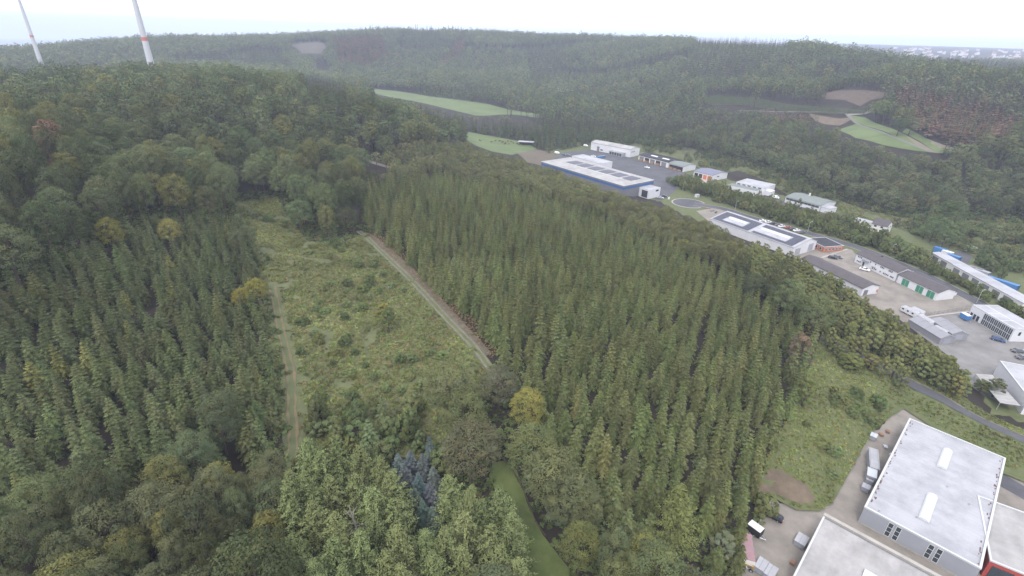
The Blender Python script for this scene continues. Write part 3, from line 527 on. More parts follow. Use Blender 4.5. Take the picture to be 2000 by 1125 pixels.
X, Y = grid(*bbox(BL_Z), 4.7, 4.7, .5, .4); k = in_poly(X, Y, BL_Z) & ~blocked(X, Y, [LARCHZ, CLEARING]) & clear_of_heroes(X, Y); X, Y = X[k], Y[k]; n = len(X)
add('broad', X, Y, RNG.normal(12.5, 2.4, n).clip(8, 18), RNG.normal(7, 1.5, n).clip(4.5, 11), tints(X, Y, (.078, .092, .054), .34, .2, 7, (.130, .130, .052)), 'corner')
X, Y = grid(*bbox(BELT), 3.7, 3.7, .1, .42); k = in_poly(X, Y, BELT); X, Y = X[k], Y[k]; n = len(X); add('shrub', X, Y, RNG.normal(6.6, 1.8, n).clip(3, 11), RNG.normal(5, 1, n).clip(3, 7), tints(X, Y, (.092, .112, .052), .25, .1, 9), 'belt', [[(1820,484),(1870,508),(2000,576),(2020,590),(2020,606),(1990,594),(1862,526),(1820,502)]])
X, Y = grid(*bbox(THICKET), 7, 7); k = in_poly(X, Y, THICKET); X, Y = X[k], Y[k]; add('broad', X, Y, RNG.normal(13, 2, len(X)), RNG.normal(8.5, 1, len(X)), tints(X, Y, (.075, .105, .055), .2), 'yard trees', False)
X, Y = grid(*bbox(THICKET2), 5.5, 5.5); k = in_poly(X, Y, THICKET2); X, Y = X[k], Y[k]; add('shrub', X, Y, RNG.normal(6, 1, len(X)), RNG.normal(5.5, 1, len(X)), tints(X, Y, (.075, .10, .05), .2), 'belt', False)
GAP = GP([(545,930),(560,700),(1000,690),(1080,760),(1200,900),(1300,1010),(1500,880),(1600,760),(1640,800),(1560,1010),(1460,1200),(540,1200)], 3)
for zone in (SCRUB_R, SCRUB_B):
    X, Y = grid(*bbox(zone), 5.5, 5.5, .1, .45); k = in_poly(X, Y, zone) & (vnoise(X, Y, 16, 41) > .42); X, Y = X[k], Y[k]; n = len(X); add('shrub', X, Y, RNG.normal(4.6, 1.4, n).clip(2.5, 8), RNG.normal(4.6, 1, n).clip(2.5, 7), tints(X, Y, (.082, .105, .055), .3, .12, 42), 'belt', False)
NEAR_Z = [EDGE_Z, GAP, SPR_C, SPR_L, YOUNG, OAK_C, LARCHZ, BL_Z]
def seen(x, y, z, top=22, mx_=120, my_=320): u, v, d_ = project(np.stack([x, y, z + top * .6], -1)); return (d_ > 5) & (u > -mx_) & (u < 2000 + mx_) & (v < 1125 + my_)
X, Y = grid(*bbox(GAP), 4.6, 4.6, .2, .45); k = in_poly(X, Y, GAP) & ~blocked(X, Y, [SPR_C, LAWN, YARD, SLOPE, LARCHZ, BL_Z]) & clear_of_heroes(X, Y, .5) & line_clear(X, Y, TRACK, 4) & line_clear(X, Y, GRASSTRACK, 3) & line_clear(X, Y, LAWN, 3)
u_, v_, _ = project(np.stack([X, Y, height(X, Y)], -1)); k &= ~(in_poly(X, Y, CLEARING) & (v_ < 800)); X, Y = X[k], Y[k]; n = len(X)
add('shrub', X, Y, RNG.normal(5.5, 1.4, n).clip(3, 8.5), RNG.normal(4.8, .9, n).clip(3, 7), tints(X, Y, (.088, .108, .055), .25, .16, 19), 'gap')
X, Y = grid(*bbox(CLEARING), 6.5, 6.5, .6, .5); k = in_poly(X, Y, CLEARING) & line_clear(X, Y, TRACK, 4) & line_clear(X, Y, GRASSTRACK, 3.5) & (vnoise(X, Y, 18, 51) > .58); X, Y = X[k], Y[k]; n = len(X)
add('shrub', X, Y, RNG.normal(2.6, .8, n).clip(1.3, 4.5), RNG.normal(2.8, .7, n).clip(1.4, 4.5), tints(X, Y, (.090, .118, .055), .3, .12, 52), 'sapling', False)
X, Y = grid(*bbox(SLOPE), 4.2, 4.2, .6, .5); k = in_poly(X, Y, SLOPE) & line_clear(X, Y, LANE, 4) & ~blocked(X, Y, [YARD, BARE_BANK]) & (vnoise(X, Y, 14, 53) > .74); X, Y = X[k], Y[k]; n = len(X)
add('shrub', X, Y, RNG.normal(2.4, .8, n).clip(1.2, 4.5), RNG.normal(3.4, .9, n).clip(1.8, 5.5), tints(X, Y, (.085, .112, .052), .3, .1, 54), 'shrub', False)
# the wooded hill and valley sides: broadleaf by default, conifers and dead stands in their own patches
for (r0, r1, sp) in ((40, 420, 8.7), (420, 900, 8.6), (900, 1950, 10.0)):
    X, Y = grid(-r1, r1, 20, r1, sp, sp, .3, .42); d_ = np.hypot(X, Y); k = (d_ >= r0) & (d_ < r1) & (Y > np.abs(X) * .75); X, Y = X[k], Y[k]; z = height(X, Y)
    k = seen(X, Y, z) & ~blocked(X, Y, OPEN) & ~blocked(X, Y, NEAR_Z); X, Y = X[k], Y[k]
    k = clear_of_heroes(X, Y) & line_clear(X, Y, TRACK, 5) & line_clear(X, Y, HILLROAD, 6) & line_clear(X, Y, FARMTRACK, 6); X, Y = X[k], Y[k]
    spr = blocked(X, Y, [SPR_HILL, SPR_R1, SPR_R2]) | ((vnoise(X, Y, 150, 12) > .80) & (np.hypot(X, Y) > 500)); ded = blocked(X, Y, [DEAD_R, DEAD_F, DEAD_F2, DEAD_M]); ald = in_poly(X, Y, ALDER)
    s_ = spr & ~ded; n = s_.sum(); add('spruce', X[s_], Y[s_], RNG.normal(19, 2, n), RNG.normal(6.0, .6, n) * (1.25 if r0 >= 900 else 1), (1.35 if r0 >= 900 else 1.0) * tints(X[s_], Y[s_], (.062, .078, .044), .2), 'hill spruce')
    n = ded.sum(); add('dead', X[ded], Y[ded], RNG.normal(17, 2, n), RNG.normal(7.6, .9, n) * (1.2 if r0 >= 900 else 1), tints(X[ded], Y[ded], (.140, .100, .084), .2, .35, 4, (.08, .10, .06)), 'dead')
    a_ = ald & ~spr & ~ded; n = a_.sum(); add('broad', X[a_], Y[a_], RNG.normal(15, 1.8, n), RNG.normal(8.6, 1.2, n), tints(X[a_], Y[a_], (.084, .102, .062), .26, .08, 14, (.13, .13, .07)), 'alder')
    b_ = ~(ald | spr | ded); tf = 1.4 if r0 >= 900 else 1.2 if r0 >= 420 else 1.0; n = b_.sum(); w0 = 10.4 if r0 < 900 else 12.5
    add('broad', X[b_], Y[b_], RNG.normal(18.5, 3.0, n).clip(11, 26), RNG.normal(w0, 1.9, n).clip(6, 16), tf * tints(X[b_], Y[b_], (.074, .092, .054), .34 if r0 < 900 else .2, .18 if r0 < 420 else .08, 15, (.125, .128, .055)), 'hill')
RP = np.array([at_dist(px + RNG.uniform(-3, 3), 60, RNG.uniform(1440, 1520))[:2] for px in np.arange(715, 915, 6.5)]); n = len(RP); add('dead', RP[:, 0], RP[:, 1], RNG.normal(24, 4, n).clip(17, 33), RNG.normal(5, 1, n).clip(3, 7), tints(RP[:, 0], RP[:, 1], (.09, .085, .07), .2), 'dead', False)
# ------------------------------------------------------------------ single trees up to the limit, the rest as woods
def leafy(kind, name, x, y, z, sx, sz, tint, label, cat='tree', group=None, v=0, rz=None, lean=0.0):
    k = PROTO[kind]; e = empty(name, (x, y, z - .1), RNG.uniform(0, 6.28) if rz is None else rz); e.scale = (sx, sx, sz); e.rotation_euler[0] = RNG.normal(0, .025); e.rotation_euler[1] = RNG.normal(0, .025)
    t = bpy.data.objects.new('trunk', k['trunk']); link(t, e); cw = bpy.data.objects.new('crown', k['near'][v % len(k['near'])]); link(cw, e); cw['tint'] = [float(q) for q in np.array(tint) * GAIN]
    return tag(e, label, cat, group)
KEYS = {'centre': ('spruce_tree', 'dark green spruce in the dense rows between the forest track and the yard', 'spruces of the large plantation'),
        'left': ('spruce_tree', 'young spruce in the dense plantation beside the grassy track', 'young spruces of the plantation by the grassy track'),
        'mixed': ('broadleaf_tree', 'grey-green broadleaf tree scattered among the young spruces', 'broadleaf trees among the young spruces'),
        'young': ('young_tree', 'small yellowish-green tree of the young stand between lane and industrial lots', 'young stand beside the industrial lots'),
        'oak': ('broadleaf_tree', 'olive green oak in the belt between the spruces and the long blue-banded hall', 'oak belt behind the spruce plantation'),
        'corner': ('broadleaf_tree', 'mixed broadleaf tree below the young spruces in the lower corner', 'broadleaf trees below the young spruces'),
        'sapling': ('shrub', 'low bush or sapling growing in the scrub of the clearing', 'saplings in the clearing'), 'shrub': ('shrub', 'low dark shrub on the grassy embankment above the yard', 'shrubs on the embankment'),
        'gap': ('shrub', 'low young tree in the thicket between clearing, lawn and spruces', 'thicket around the lawn'),
        'belt': ('shrub', 'tall shrub in the green belt along the industrial road', 'green belt along the road'), 'yard trees': ('broadleaf_tree', 'tall dark tree in the thicket behind the long white canopies', 'thicket behind the white canopies'),
        'hill': ('broadleaf_tree', 'large beech in the wood covering the hillside above the young spruces', 'beech wood on the near hill'),
        'alder': ('broadleaf_tree', 'slim pale-trunked tree in the wood behind the industrial buildings', 'wood behind the industrial buildings')}
FORESTS = {'spruce': ('spruce_forest', 'mass of spruces continuing the plantations and ridge stands'), 'broad': ('broadleaf_forest', 'mass of broadleaf trees covering the hills and ridges'),
           'young': ('young_tree_forest', 'remaining small trees of the young stand'), 'shrub': ('shrubbery', 'remaining shrubs of the roadside belt and scrub slopes'), 'dead': ('dead_spruce_forest', 'stands of dead reddish-brown spruces on the far slopes')}
MARKS = {'corner': [('at the left edge', GP([(20,1050)], 8)[0]), ('below the young spruces', GP([(250,960)], 8)[0]), ('next to the larch grove', GP([(520,1000)], 8)[0]), ('at the bottom edge', GP([(300,1110)], 8)[0])],
         'mixed': [('near the bright yellow tree', GP([(490,560)], 6)[0]), ('near the pale golden tree', GP([(325,450)], 6)[0]), ('at the left edge', GP([(40,700)], 6)[0]), ('in mid-plantation', GP([(280,700)], 6)[0]), ('at its lower edge', GP([(350,930)], 6)[0])],
         'gap': [('at the lower clearing', GP([(680,820)], 4)[0]), ('by the lawn', GP([(1000,930)], 4)[0]), ('below the golden-yellow tree', GP([(1040,830)], 4)[0]), ('by the blue spruces', GP([(830,900)], 4)[0]), ('near the pink-roofed shed', GP([(1420,1060)], 4)[0]), ('at the bottom edge', GP([(1200,1100)], 4)[0]), ('at the wood edge by the embankment', GP([(1560,800)], 4)[0])],
         'sapling': [('at the upper end', GP([(540,430)])[0]), ('near the track', GP([(850,650)])[0]), ('near the grassy track', GP([(600,700)])[0]), ('in the middle', GP([(700,620)])[0]), ('at the lower end', GP([(700,820)])[0]), ('in the gully', GP([(730,540)])[0])],
         'shrub': [('near the lane', GP([(1750,760)])[0]), ('near the spruces', GP([(1560,830)])[0]), ('behind the big white hall', GP([(1900,880)])[0]), ('above the bare patch', GP([(1580,900)])[0])],
         'belt': [('near the turning circle', at(1345,380)), ('opposite the solar hall', at(1500,415)), ('opposite the brick office', at(1620,448)), ('behind the white two-storey house', at(1720,485)), ('behind the garage row', at(1810,522)), ('behind the glass-fronted office', at(1930,580)), ('before the long white canopies', at(1980,605)), ('near the small white house', at(1720,450)), ('by the thicket drive', at(1930,515)), ('near the grey-green roofed hall', at(1580,410)), ('behind the works building', at(1470,345))],
         'larch': [('near the blue spruces', GP([(800,930)], 10)[0]), ('beside the lawn', GP([(1000,1000)], 10)[0]), ('at the bottom edge', GP([(760,1110)], 10)[0]), ('at the end of the grassy track', GP([(590,890)], 10)[0]), ('around the bare snag', GP([(690,1030)], 10)[0])],
         'oak': [('near the gravel forest road', GP([(790,310)], 8)[0]), ('before the blue-banded hall', GP([(1150,380)], 8)[0]), ('near the turning circle', GP([(1330,430)], 8)[0]), ('near the solar hall', GP([(1420,480)], 8)[0])],
         'centre': [('at the forest track', TRACK[3]), ('at the upper end of the track', TRACK[0]), ('near the golden-yellow tree', HEROES[0]), ('near the lawn oaks', LAWN[2]), ('beside the paved yard', YARD[0]), ('near the grey-brown tree', HEROES[24]), ('in front of the big yellow-green larch', HEROES[22]), ('in the middle of the plantation', GP([(1250,720)])[0]), ('near the oak belt', GP([(1250,500)])[0])],
         'left': [('near the bright yellow tree', HEROES[1]), ('near the pale golden tree', HEROES[3]), ('at the grassy track', GRASSTRACK[3]), ('above the corner broadleaf trees', GP([(250,950)], 6)[0]), ('at the left edge', GP([(20,750)], 6)[0]), ('amid the plantation', GP([(280,700)], 6)[0]), ('near the larch grove', GP([(520,880)], 6)[0])],
         'hill': [('at the left edge', GP([(30,450)], 15)[0]), ('above the pale golden tree', HEROES[3]), ('at the top of the clearing', GP([(600,400)], 10)[0]), ('near the dead reddish spruce', GP([(90,300)], 10)[0]), ('amid the wood', GP([(330,320)], 15)[0]), ('by the upper end of the track', TRACK[0]), ('below the hilltop', GP([(350,210)], 15)[0])],
         'young': [('near the long brown-roofed hall', GP([(1600,540)], 6)[0]), ('near the caravans', GP([(1740,620)], 6)[0]), ('near the grey tents', GP([(1830,690)], 6)[0]), ('at the asphalt lane', GP([(1700,690)], 4)[0]), ('at the spruce corner', GP([(1590,630)], 6)[0]), ('at the lower tip of the stand', GP([(1870,760)], 4)[0])]}
def describe(key, x, y, tint, sx, sz):
    nm, lb, gr = KEYS.get(key, KEYS['hill'])
    if key not in MARKS: return nm, lb, gr
    r_ = tint[0] / tint[1]; lum = tint[1]; base = {'centre': .10, 'left': .084, 'hill': .092, 'young': .150, 'corner': .092, 'mixed': .105, 'gap': .108, 'larch': .168, 'oak': .115, 'sapling': .118, 'shrub': .112, 'belt': .108}[key]
    colr = 'yellowing' if r_ > 1.05 else 'pale green' if lum > base * 1.13 else 'dark green' if lum < base * .87 else 'mid-green'
    size = 'tall' if sz > {'centre': .99, 'left': .82, 'hill': 1.0, 'young': .86, 'corner': .68, 'mixed': .62, 'gap': 1.5, 'larch': .9, 'oak': .6, 'sapling': .74, 'shrub': .68, 'belt': 1.8}[key] else 'low' if sz < {'centre': .86, 'left': .70, 'hill': .88, 'young': .74, 'corner': .57, 'mixed': .57, 'gap': 1.2, 'larch': .82, 'oak': .5, 'sapling': .55, 'shrub': .5, 'belt': 1.3}[key] else 'middling'
    wd = 'broad' if sx > {'centre': .93, 'left': .90, 'hill': 1.02, 'young': .79, 'corner': .63, 'mixed': .63, 'gap': 1.09, 'larch': 1.15, 'oak': .63, 'sapling': .64, 'shrub': .77, 'belt': 1.12}[key] else 'slim'
    mk = min(MARKS[key], key=lambda q: math.hypot(q[1][0] - x, q[1][1] - y))[0]
    body = {'centre': 'spruce of the large plantation', 'left': 'young plantation spruce', 'hill': 'beech of the hillside wood', 'young': 'tree of the young stand', 'corner': 'broadleaf tree in the lower corner wood', 'mixed': 'broadleaf tree among young spruces', 'gap': 'thicket shrub', 'larch': 'feathery larch', 'sapling': 'sapling bush in the clearing', 'shrub': 'shrub on the embankment', 'belt': 'roadside shrub', 'oak': 'oak of the belt behind the spruces'}[key]
    return nm, '%s %s %s %s, %s' % (size, wd, colr, body, mk), gr
LIMIT = {'spruce': 285, 'broad': 265, 'young': 260, 'shrub': 240}
for i, (x, y, kind, h, w_, tint, label, name, group) in enumerate(HEROES):
    p = PROTO[kind]; label = describe('larch', x, y, tint, w_ / (2 * p['R']), h / p['H'])[1] if group == 'larch grove beside the lawn' else label; leafy(kind, name or {'broad': 'broadleaf_tree', 'young': 'small_tree', 'spruce': 'spruce_tree', 'larch': 'larch_tree', 'dead': 'dead_spruce_tree'}[kind], x, y, hz(x, y), w_ / (2 * p['R']), h / p['H'], tint, label, 'tree', group, i)
def scatter(name, label, P, rot, scl, tint, idx, protos, cat=None, kind='stuff'):
    col = bpy.data.collections.new(name + '_kinds')
    for i, parts in enumerate(protos):
        bm = bmesh.new(); mats = []
        for me_ in parts:
            off = len(mats); nf = len(bm.faces); bm.from_mesh(me_); bm.faces.ensure_lookup_table()
            for f in bm.faces[nf:]: f.material_index = off
            mats.append(me_.materials[0])
        me2 = bpy.data.meshes.new('%s_%02d' % (name, i)); bm.to_mesh(me2); bm.free()
        for m_ in mats: me2.materials.append(m_)
        col.objects.link(bpy.data.objects.new('%s_%02d' % (name, i), me2))
    me = bpy.data.meshes.new(name); n = len(P); me.vertices.add(n); me.vertices.foreach_set('co', np.asarray(P, float).ravel())
    for an, ty, arr, prop in (('rot', 'FLOAT_VECTOR', rot, 'vector'), ('scl', 'FLOAT_VECTOR', scl, 'vector'), ('tint', 'FLOAT_COLOR', np.c_[tint * GAIN, np.ones(n)], 'color'), ('kind_index', 'INT', idx, 'value')):
        a_ = me.attributes.new(an, ty, 'POINT'); a_.data.foreach_set(prop, np.ascontiguousarray(arr, np.int32 if ty == 'INT' else np.float32).ravel())
    o = link(bpy.data.objects.new(name, me)); tag(o, label, cat, kind=kind)
    g = bpy.data.node_groups.new(name, 'GeometryNodeTree'); g.interface.new_socket('Geometry', in_out='INPUT', socket_type='NodeSocketGeometry'); g.interface.new_socket('Geometry', in_out='OUTPUT', socket_type='NodeSocketGeometry')
    N = g.nodes; gi = N.new('NodeGroupInput'); go = N.new('NodeGroupOutput'); ip = N.new('GeometryNodeInstanceOnPoints'); ci = N.new('GeometryNodeCollectionInfo'); ci.inputs[0].default_value = col; ci.inputs[1].default_value = True; ci.inputs[2].default_value = True
    def na(nm, ty): q = N.new('GeometryNodeInputNamedAttribute'); q.data_type = ty; q.inputs[0].default_value = nm; return q.outputs[0]
    L = g.links.new; L(gi.outputs[0], ip.inputs['Points']); L(ci.outputs[0], ip.inputs['Instance']); ip.inputs['Pick Instance'].default_value = True
    L(na('kind_index', 'INT'), ip.inputs['Instance Index']); L(na('rot', 'FLOAT_VECTOR'), ip.inputs['Rotation']); L(na('scl', 'FLOAT_VECTOR'), ip.inputs['Scale']); L(ip.outputs[0], go.inputs[0])
    md = o.modifiers.new('scatter', 'NODES'); md.node_group = g; return o
for kind in ('spruce', 'broad', 'young', 'shrub', 'dead'):
    T = [t for t in TREES if t['kind'] == kind]; x = np.concatenate([t['x'] for t in T]); y = np.concatenate([t['y'] for t in T]); z = np.concatenate([t['z'] for t in T]); sz = np.concatenate([t['sz'] for t in T]); sx = np.concatenate([t['sx'] for t in T]); tn = np.concatenate([t['tint'] for t in T]); key = np.concatenate([[t['key']] * len(t['x']) for t in T])
    top = z + sz * PROTO[kind]['H'] * .8; u, v, d_ = project(np.stack([x, y, top], -1)); dist = np.sqrt(x * x + y * y + (z - 100) ** 2)
    score = np.where((u > 5) & (u < 1995) & (v > 0) & (v < 1120) & (d_ > 0), dist / (sx * PROTO[kind]['R']) ** .5, 1e9); lim = LIMIT.get(kind, 0); order = np.argsort(score)[:lim]; order = order[score[order] < 1e8]; single = np.zeros(len(x), bool); single[order] = True
    for i in order:
        nm, lb, gr = describe(key[i], x[i], y[i], tn[i], sx[i], sz[i]); leafy(kind, nm, x[i], y[i], z[i], sx[i], sz[i], tn[i], lb, 'tree', gr, int(RNG.integers(0, 99)))
    rest = np.nonzero(~single)[0]; n = len(rest); dd = dist[rest]; pr = PROTO[kind]; groups = [[(a_, pr['trunk']) for a_ in pr['near']], [(a_, pr['trunk']) for a_ in pr['mid']], [(a_, pr['trunk']) for a_ in pr['far']]]
    lod = np.where(dd < 330, 0, np.where(dd < 620, 1, 2)); starts = np.cumsum([0] + [len(g_) for g_ in groups]); ix = np.array([starts[l_] + RNG.integers(0, len(groups[l_])) for l_ in lod])
    nm, lb = FORESTS[kind]; scatter(nm, lb, np.stack([x[rest], y[rest], z[rest] - .1], -1), np.stack([RNG.normal(0, .02, n), RNG.normal(0, .02, n), RNG.uniform(0, 6.28, n)], -1), np.stack([sx[rest], sx[rest], sz[rest]], -1), tn[rest], ix, sum(groups, []))
    print(kind, 'single', len(order), 'mass', n)
# ------------------------------------------------------------------ ground cover
BUSH = [bush_mesh('bush_%d' % k, 1.0, 46, k) for k in range(4)] + [bush_mesh('fern_%d' % k, .8, 40, 10 + k, .5, .45) for k in range(2)] + [tuft_mesh('tuft_%d' % k, k) for k in range(3)]
def cover(name, label, poly, sp, tint_fn, size, kinds, keep=None, off=.1):
    X, Y = grid(*bbox(poly), sp, sp, .3, .5); k = in_poly(X, Y, poly)
    if keep is not None: k &= keep(X, Y)
    X, Y = X[k], Y[k]; n = len(X); s0 = size * RNG.uniform(.55, 1.25, n); scatter(name, label, np.stack([X, Y, drop(X, Y) + off], -1), np.stack([np.zeros(n), np.zeros(n), RNG.uniform(0, 6.28, n)], -1), np.stack([s0, s0, s0 * RNG.uniform(.6, 1.1, n)], -1), tint_fn(X, Y), np.array(kinds)[RNG.integers(0, len(kinds), n)], [(b_,) for b_ in BUSH])
def clearing_tint(X, Y):
    t = tints(X, Y, (.118, .142, .060), .3, .26, 21, (.155, .130, .076)); k = vnoise(X, Y, 9, 23)[:, None]; return t * (.65 + .6 * k)
cover('undergrowth', 'dense bramble and fern undergrowth covering the clearing', CLEARING, 1.0, clearing_tint, 1.0, [0, 1, 2, 3, 4, 5, 4, 5, 6, 7, 8], lambda X, Y: line_clear(X, Y, TRACK, 2.3) & line_clear(X, Y, GRASSTRACK, 2.6) & (vnoise(X, Y, 6, 31) > .12))
cover('embankment_vegetation', 'rough grass and bramble tufts on the embankment above the yard', SLOPE, .95, lambda X, Y: tints(X, Y, (.128, .154, .064), .22, .24, 25, (.145, .13, .068)) * (.6 + .75 * vnoise(X, Y, 8, 26))[:, None], .78, [4, 5, 6, 7, 8, 0, 6, 7], lambda X, Y: line_clear(X, Y, LANE, 3.0) & ~in_poly(X, Y, BARE_BANK) & ~in_poly(X, Y, YARD), .33)
dark_green = lambda X, Y: tints(X, Y, (.070, .092, .045), .3, .1, 33, (.12, .09, .06)) * (.7 + .6 * vnoise(X, Y, 8, 34))[:, None]
cover('thicket_undergrowth', 'dark green undergrowth around the lawn and larches', GAP, 1.7, dark_green, 1.5, [0, 1, 2, 3, 4], lambda X, Y: ~blocked(X, Y, [LAWN, YARD, SLOPE, CLEARING]) & line_clear(X, Y, LAWN, 1.2) & line_clear(X, Y, TRACK, 2.5))
cover('wood_edge_undergrowth', 'dark undergrowth at the upper end of the clearing', GP([(430,380),(560,365),(640,420),(730,445),(720,475),(600,480),(540,430),(460,410)]), 1.7, dark_green, 1.6, [0, 1, 2, 3, 4], lambda X, Y: ~in_poly(X, Y, CLEARING) & line_clear(X, Y, TRACK, 2.5))
cover('scrub_vegetation', 'weedy scrub between the industrial buildings and the wood', SCRUB_R, 2.0, lambda X, Y: tints(X, Y, (.105, .125, .058), .25, .15, 27, (.16, .12, .09)), 1.5, [0, 1, 2, 3, 4], lambda X, Y: vnoise(X, Y, 14, 28) > .3)
cover('hill_edge_undergrowth', 'dark undergrowth between the hillside beeches and the young spruces', GP([(-80,650),(40,590),(105,510),(240,465),(375,430),(470,430),(450,375),(360,362),(230,385),(85,420),(-80,520)], 2), 2.0, dark_green, 2.0, [0, 1, 2, 3])
cover('corner_undergrowth', 'dark undergrowth beneath the broadleaf trees in the lower corner', BL_Z, 2.2, dark_green, 1.9, [0, 1, 2, 3], lambda X, Y: ~blocked(X, Y, [CLEARING, LARCHZ]))
cover('track_side_undergrowth', 'green undergrowth between the young spruces and the grassy track', GP([(512,555),(530,555),(546,640),(560,720),(565,800),(566,880),(552,940),(525,940),(535,800),(520,650)]), 1.4, dark_green, 1.3, [0, 1, 2, 3, 4], lambda X, Y: line_clear(X, Y, GRASSTRACK, 1.8))
cover('wood_foot_shrubs', 'shrubs at the foot of the wood behind the industrial buildings', GP([(1400,302),(1520,347),(1640,390),(1760,424),(1900,432),(2060,442),(2060,405),(1900,402),(1760,396),(1640,360),(1420,285)]), 3.2, dark_green, 2.6, [0, 1, 2, 3])
cover('track_edge_heath', 'reddish heather and dead grass tufts along the spruce edge', GP([(718,462),(760,498),(830,565),(900,635),(960,700),(985,690),(900,590),(830,520),(760,468),(730,455)]), .9, lambda X, Y: tints(X, Y, (.19, .13, .10), .2, .4, 29, (.12, .13, .05)), .6, [4, 6, 7, 8])
for nm, lb, poly in (('nursery_rows', 'rows of small nursery conifers on the far slope', PLANTATION),):
    X, Y = grid(*bbox(poly), 4.5, 2.4, .5, .1); k = in_poly(X, Y, poly); X, Y = X[k], Y[k]; n = len(X); s0 = RNG.uniform(.24, .34, n); scatter(nm, lb, np.stack([X, Y, drop(X, Y)], -1), np.zeros((n, 3)), np.stack([s0 * 2.2, s0 * 2.2, s0], -1), tints(X, Y, (.060, .085, .045), .2), np.zeros(n, int), [(PROTO['spruce']['far'][0],)])
# ------------------------------------------------------------------ buildings
M['white'] = mat('white_cladding', (.56, .56, .58), .6, noise=.10, nscale=.3); M['offwhite'] = mat('white_render', (.62, .61, .58), .8, noise=.12, nscale=.4)
M['roof_white'] = mat('white_roof_membrane', (.335, .335, .36), .6, nscale=.45, col2=(.29, .293, .312), streak=(.12, 1.0, 1), dirt=.26); M['roof_grey'] = mat('pale_roof', (.325, .315, .31), .7, nscale=.45, col2=(.27, .263, .257), streak=(1.0, .12, 1), dirt=.30)
M['grey_wall'] = mat('grey_cladding', (.27, .28, .31), .5, noise=.12, nscale=.3); M['lead'] = mat('dark_grey_cladding', (.16, .16, .17), .6, noise=.15, nscale=.4)
M['blue'] = mat('blue_band', (.035, .10, .26), .5, noise=.1); M['red'] = mat('red_wall', (.33, .06, .05), .7, noise=.2, nscale=.5); M['brick'] = mat('brick_orange', (.42, .16, .09), .85, noise=.3, nscale=3)
M['dark_roof'] = mat('dark_brown_roof', (.085, .075, .08), .8, noise=.25, nscale=.5); M['black_roof'] = mat('bitumen_roof', (.035, .035, .045), .8, noise=.3, nscale=.3); M['olive_roof'] = mat('grey_green_roof', (.155, .175, .165), .75, noise=.15, nscale=.4); M['slate_roof'] = mat('blue_grey_roof', (.145, .15, .20), .7, noise=.15)
M['glass'] = mat('window_glass', (.035, .045, .055), .12, spec=.6); M['frame'] = mat('window_frame', (.55, .55, .55), .5); M['frame_dark'] = mat('dark_frame', (.05, .05, .055), .5)
M['green_door'] = mat('green_door', (.045, .20, .115), .5, noise=.1); M['orange_door'] = mat('orange_door', (.50, .15, .07), .6, noise=.1); M['panel'] = mat('solar_cells', (.030, .032, .055), .35, spec=.4); M['trim'] = mat('roof_trim', (.40, .41, .41), .5); M['skylight'] = mat('skylight', (.50, .52, .53), .25, noise=.06)
M['timber'] = mat('sawn_timber', (.30, .185, .12), .85, noise=.35, nscale=1.5); M['moss'] = mat('roof_moss', (.13, .08, .075), .95, noise=.3)
M['steel'] = mat('galvanised', (.42, .44, .46), .4, metal=.5); M['blue_paint'] = mat('blue_paint', (.05, .15, .33), .5); M['pink_roof'] = mat('pinkish_roof', (.28, .175, .19), .7, noise=.12, nscale=1); M['yellow_paint'] = mat('yellow_paint', (.50, .30, .04), .6); M['tent'] = mat('grey_tent_fabric', (.225, .225, .245), .7, noise=.08); M['black'] = mat('black_plastic', (.02, .02, .022), .5)
BOXF = [(0, 3, 2, 1), (4, 5, 6, 7), (0, 1, 5, 4), (1, 2, 6, 5), (2, 3, 7, 6), (3, 0, 4, 7)]
def boxv(x0_, x1_, y0_, y1_, z0_, z1_): return [(x0_, y0_, z0_), (x1_, y0_, z0_), (x1_, y1_, z0_), (x0_, y1_, z0_), (x0_, y0_, z1_), (x1_, y0_, z1_), (x1_, y1_, z1_), (x0_, y1_, z1_)]
def box(name, b, m_, parent): return mesh_obj(name, boxv(*b), BOXF, m_, parent)
def boxes(name, bs, m_, parent):
    V_, F_ = [], []
    for b in bs:
        o = len(V_); V_ += boxv(*b); F_ += [tuple(i + o for i in f) for f in BOXF]
    return mesh_obj(name, V_, F_, m_, parent)
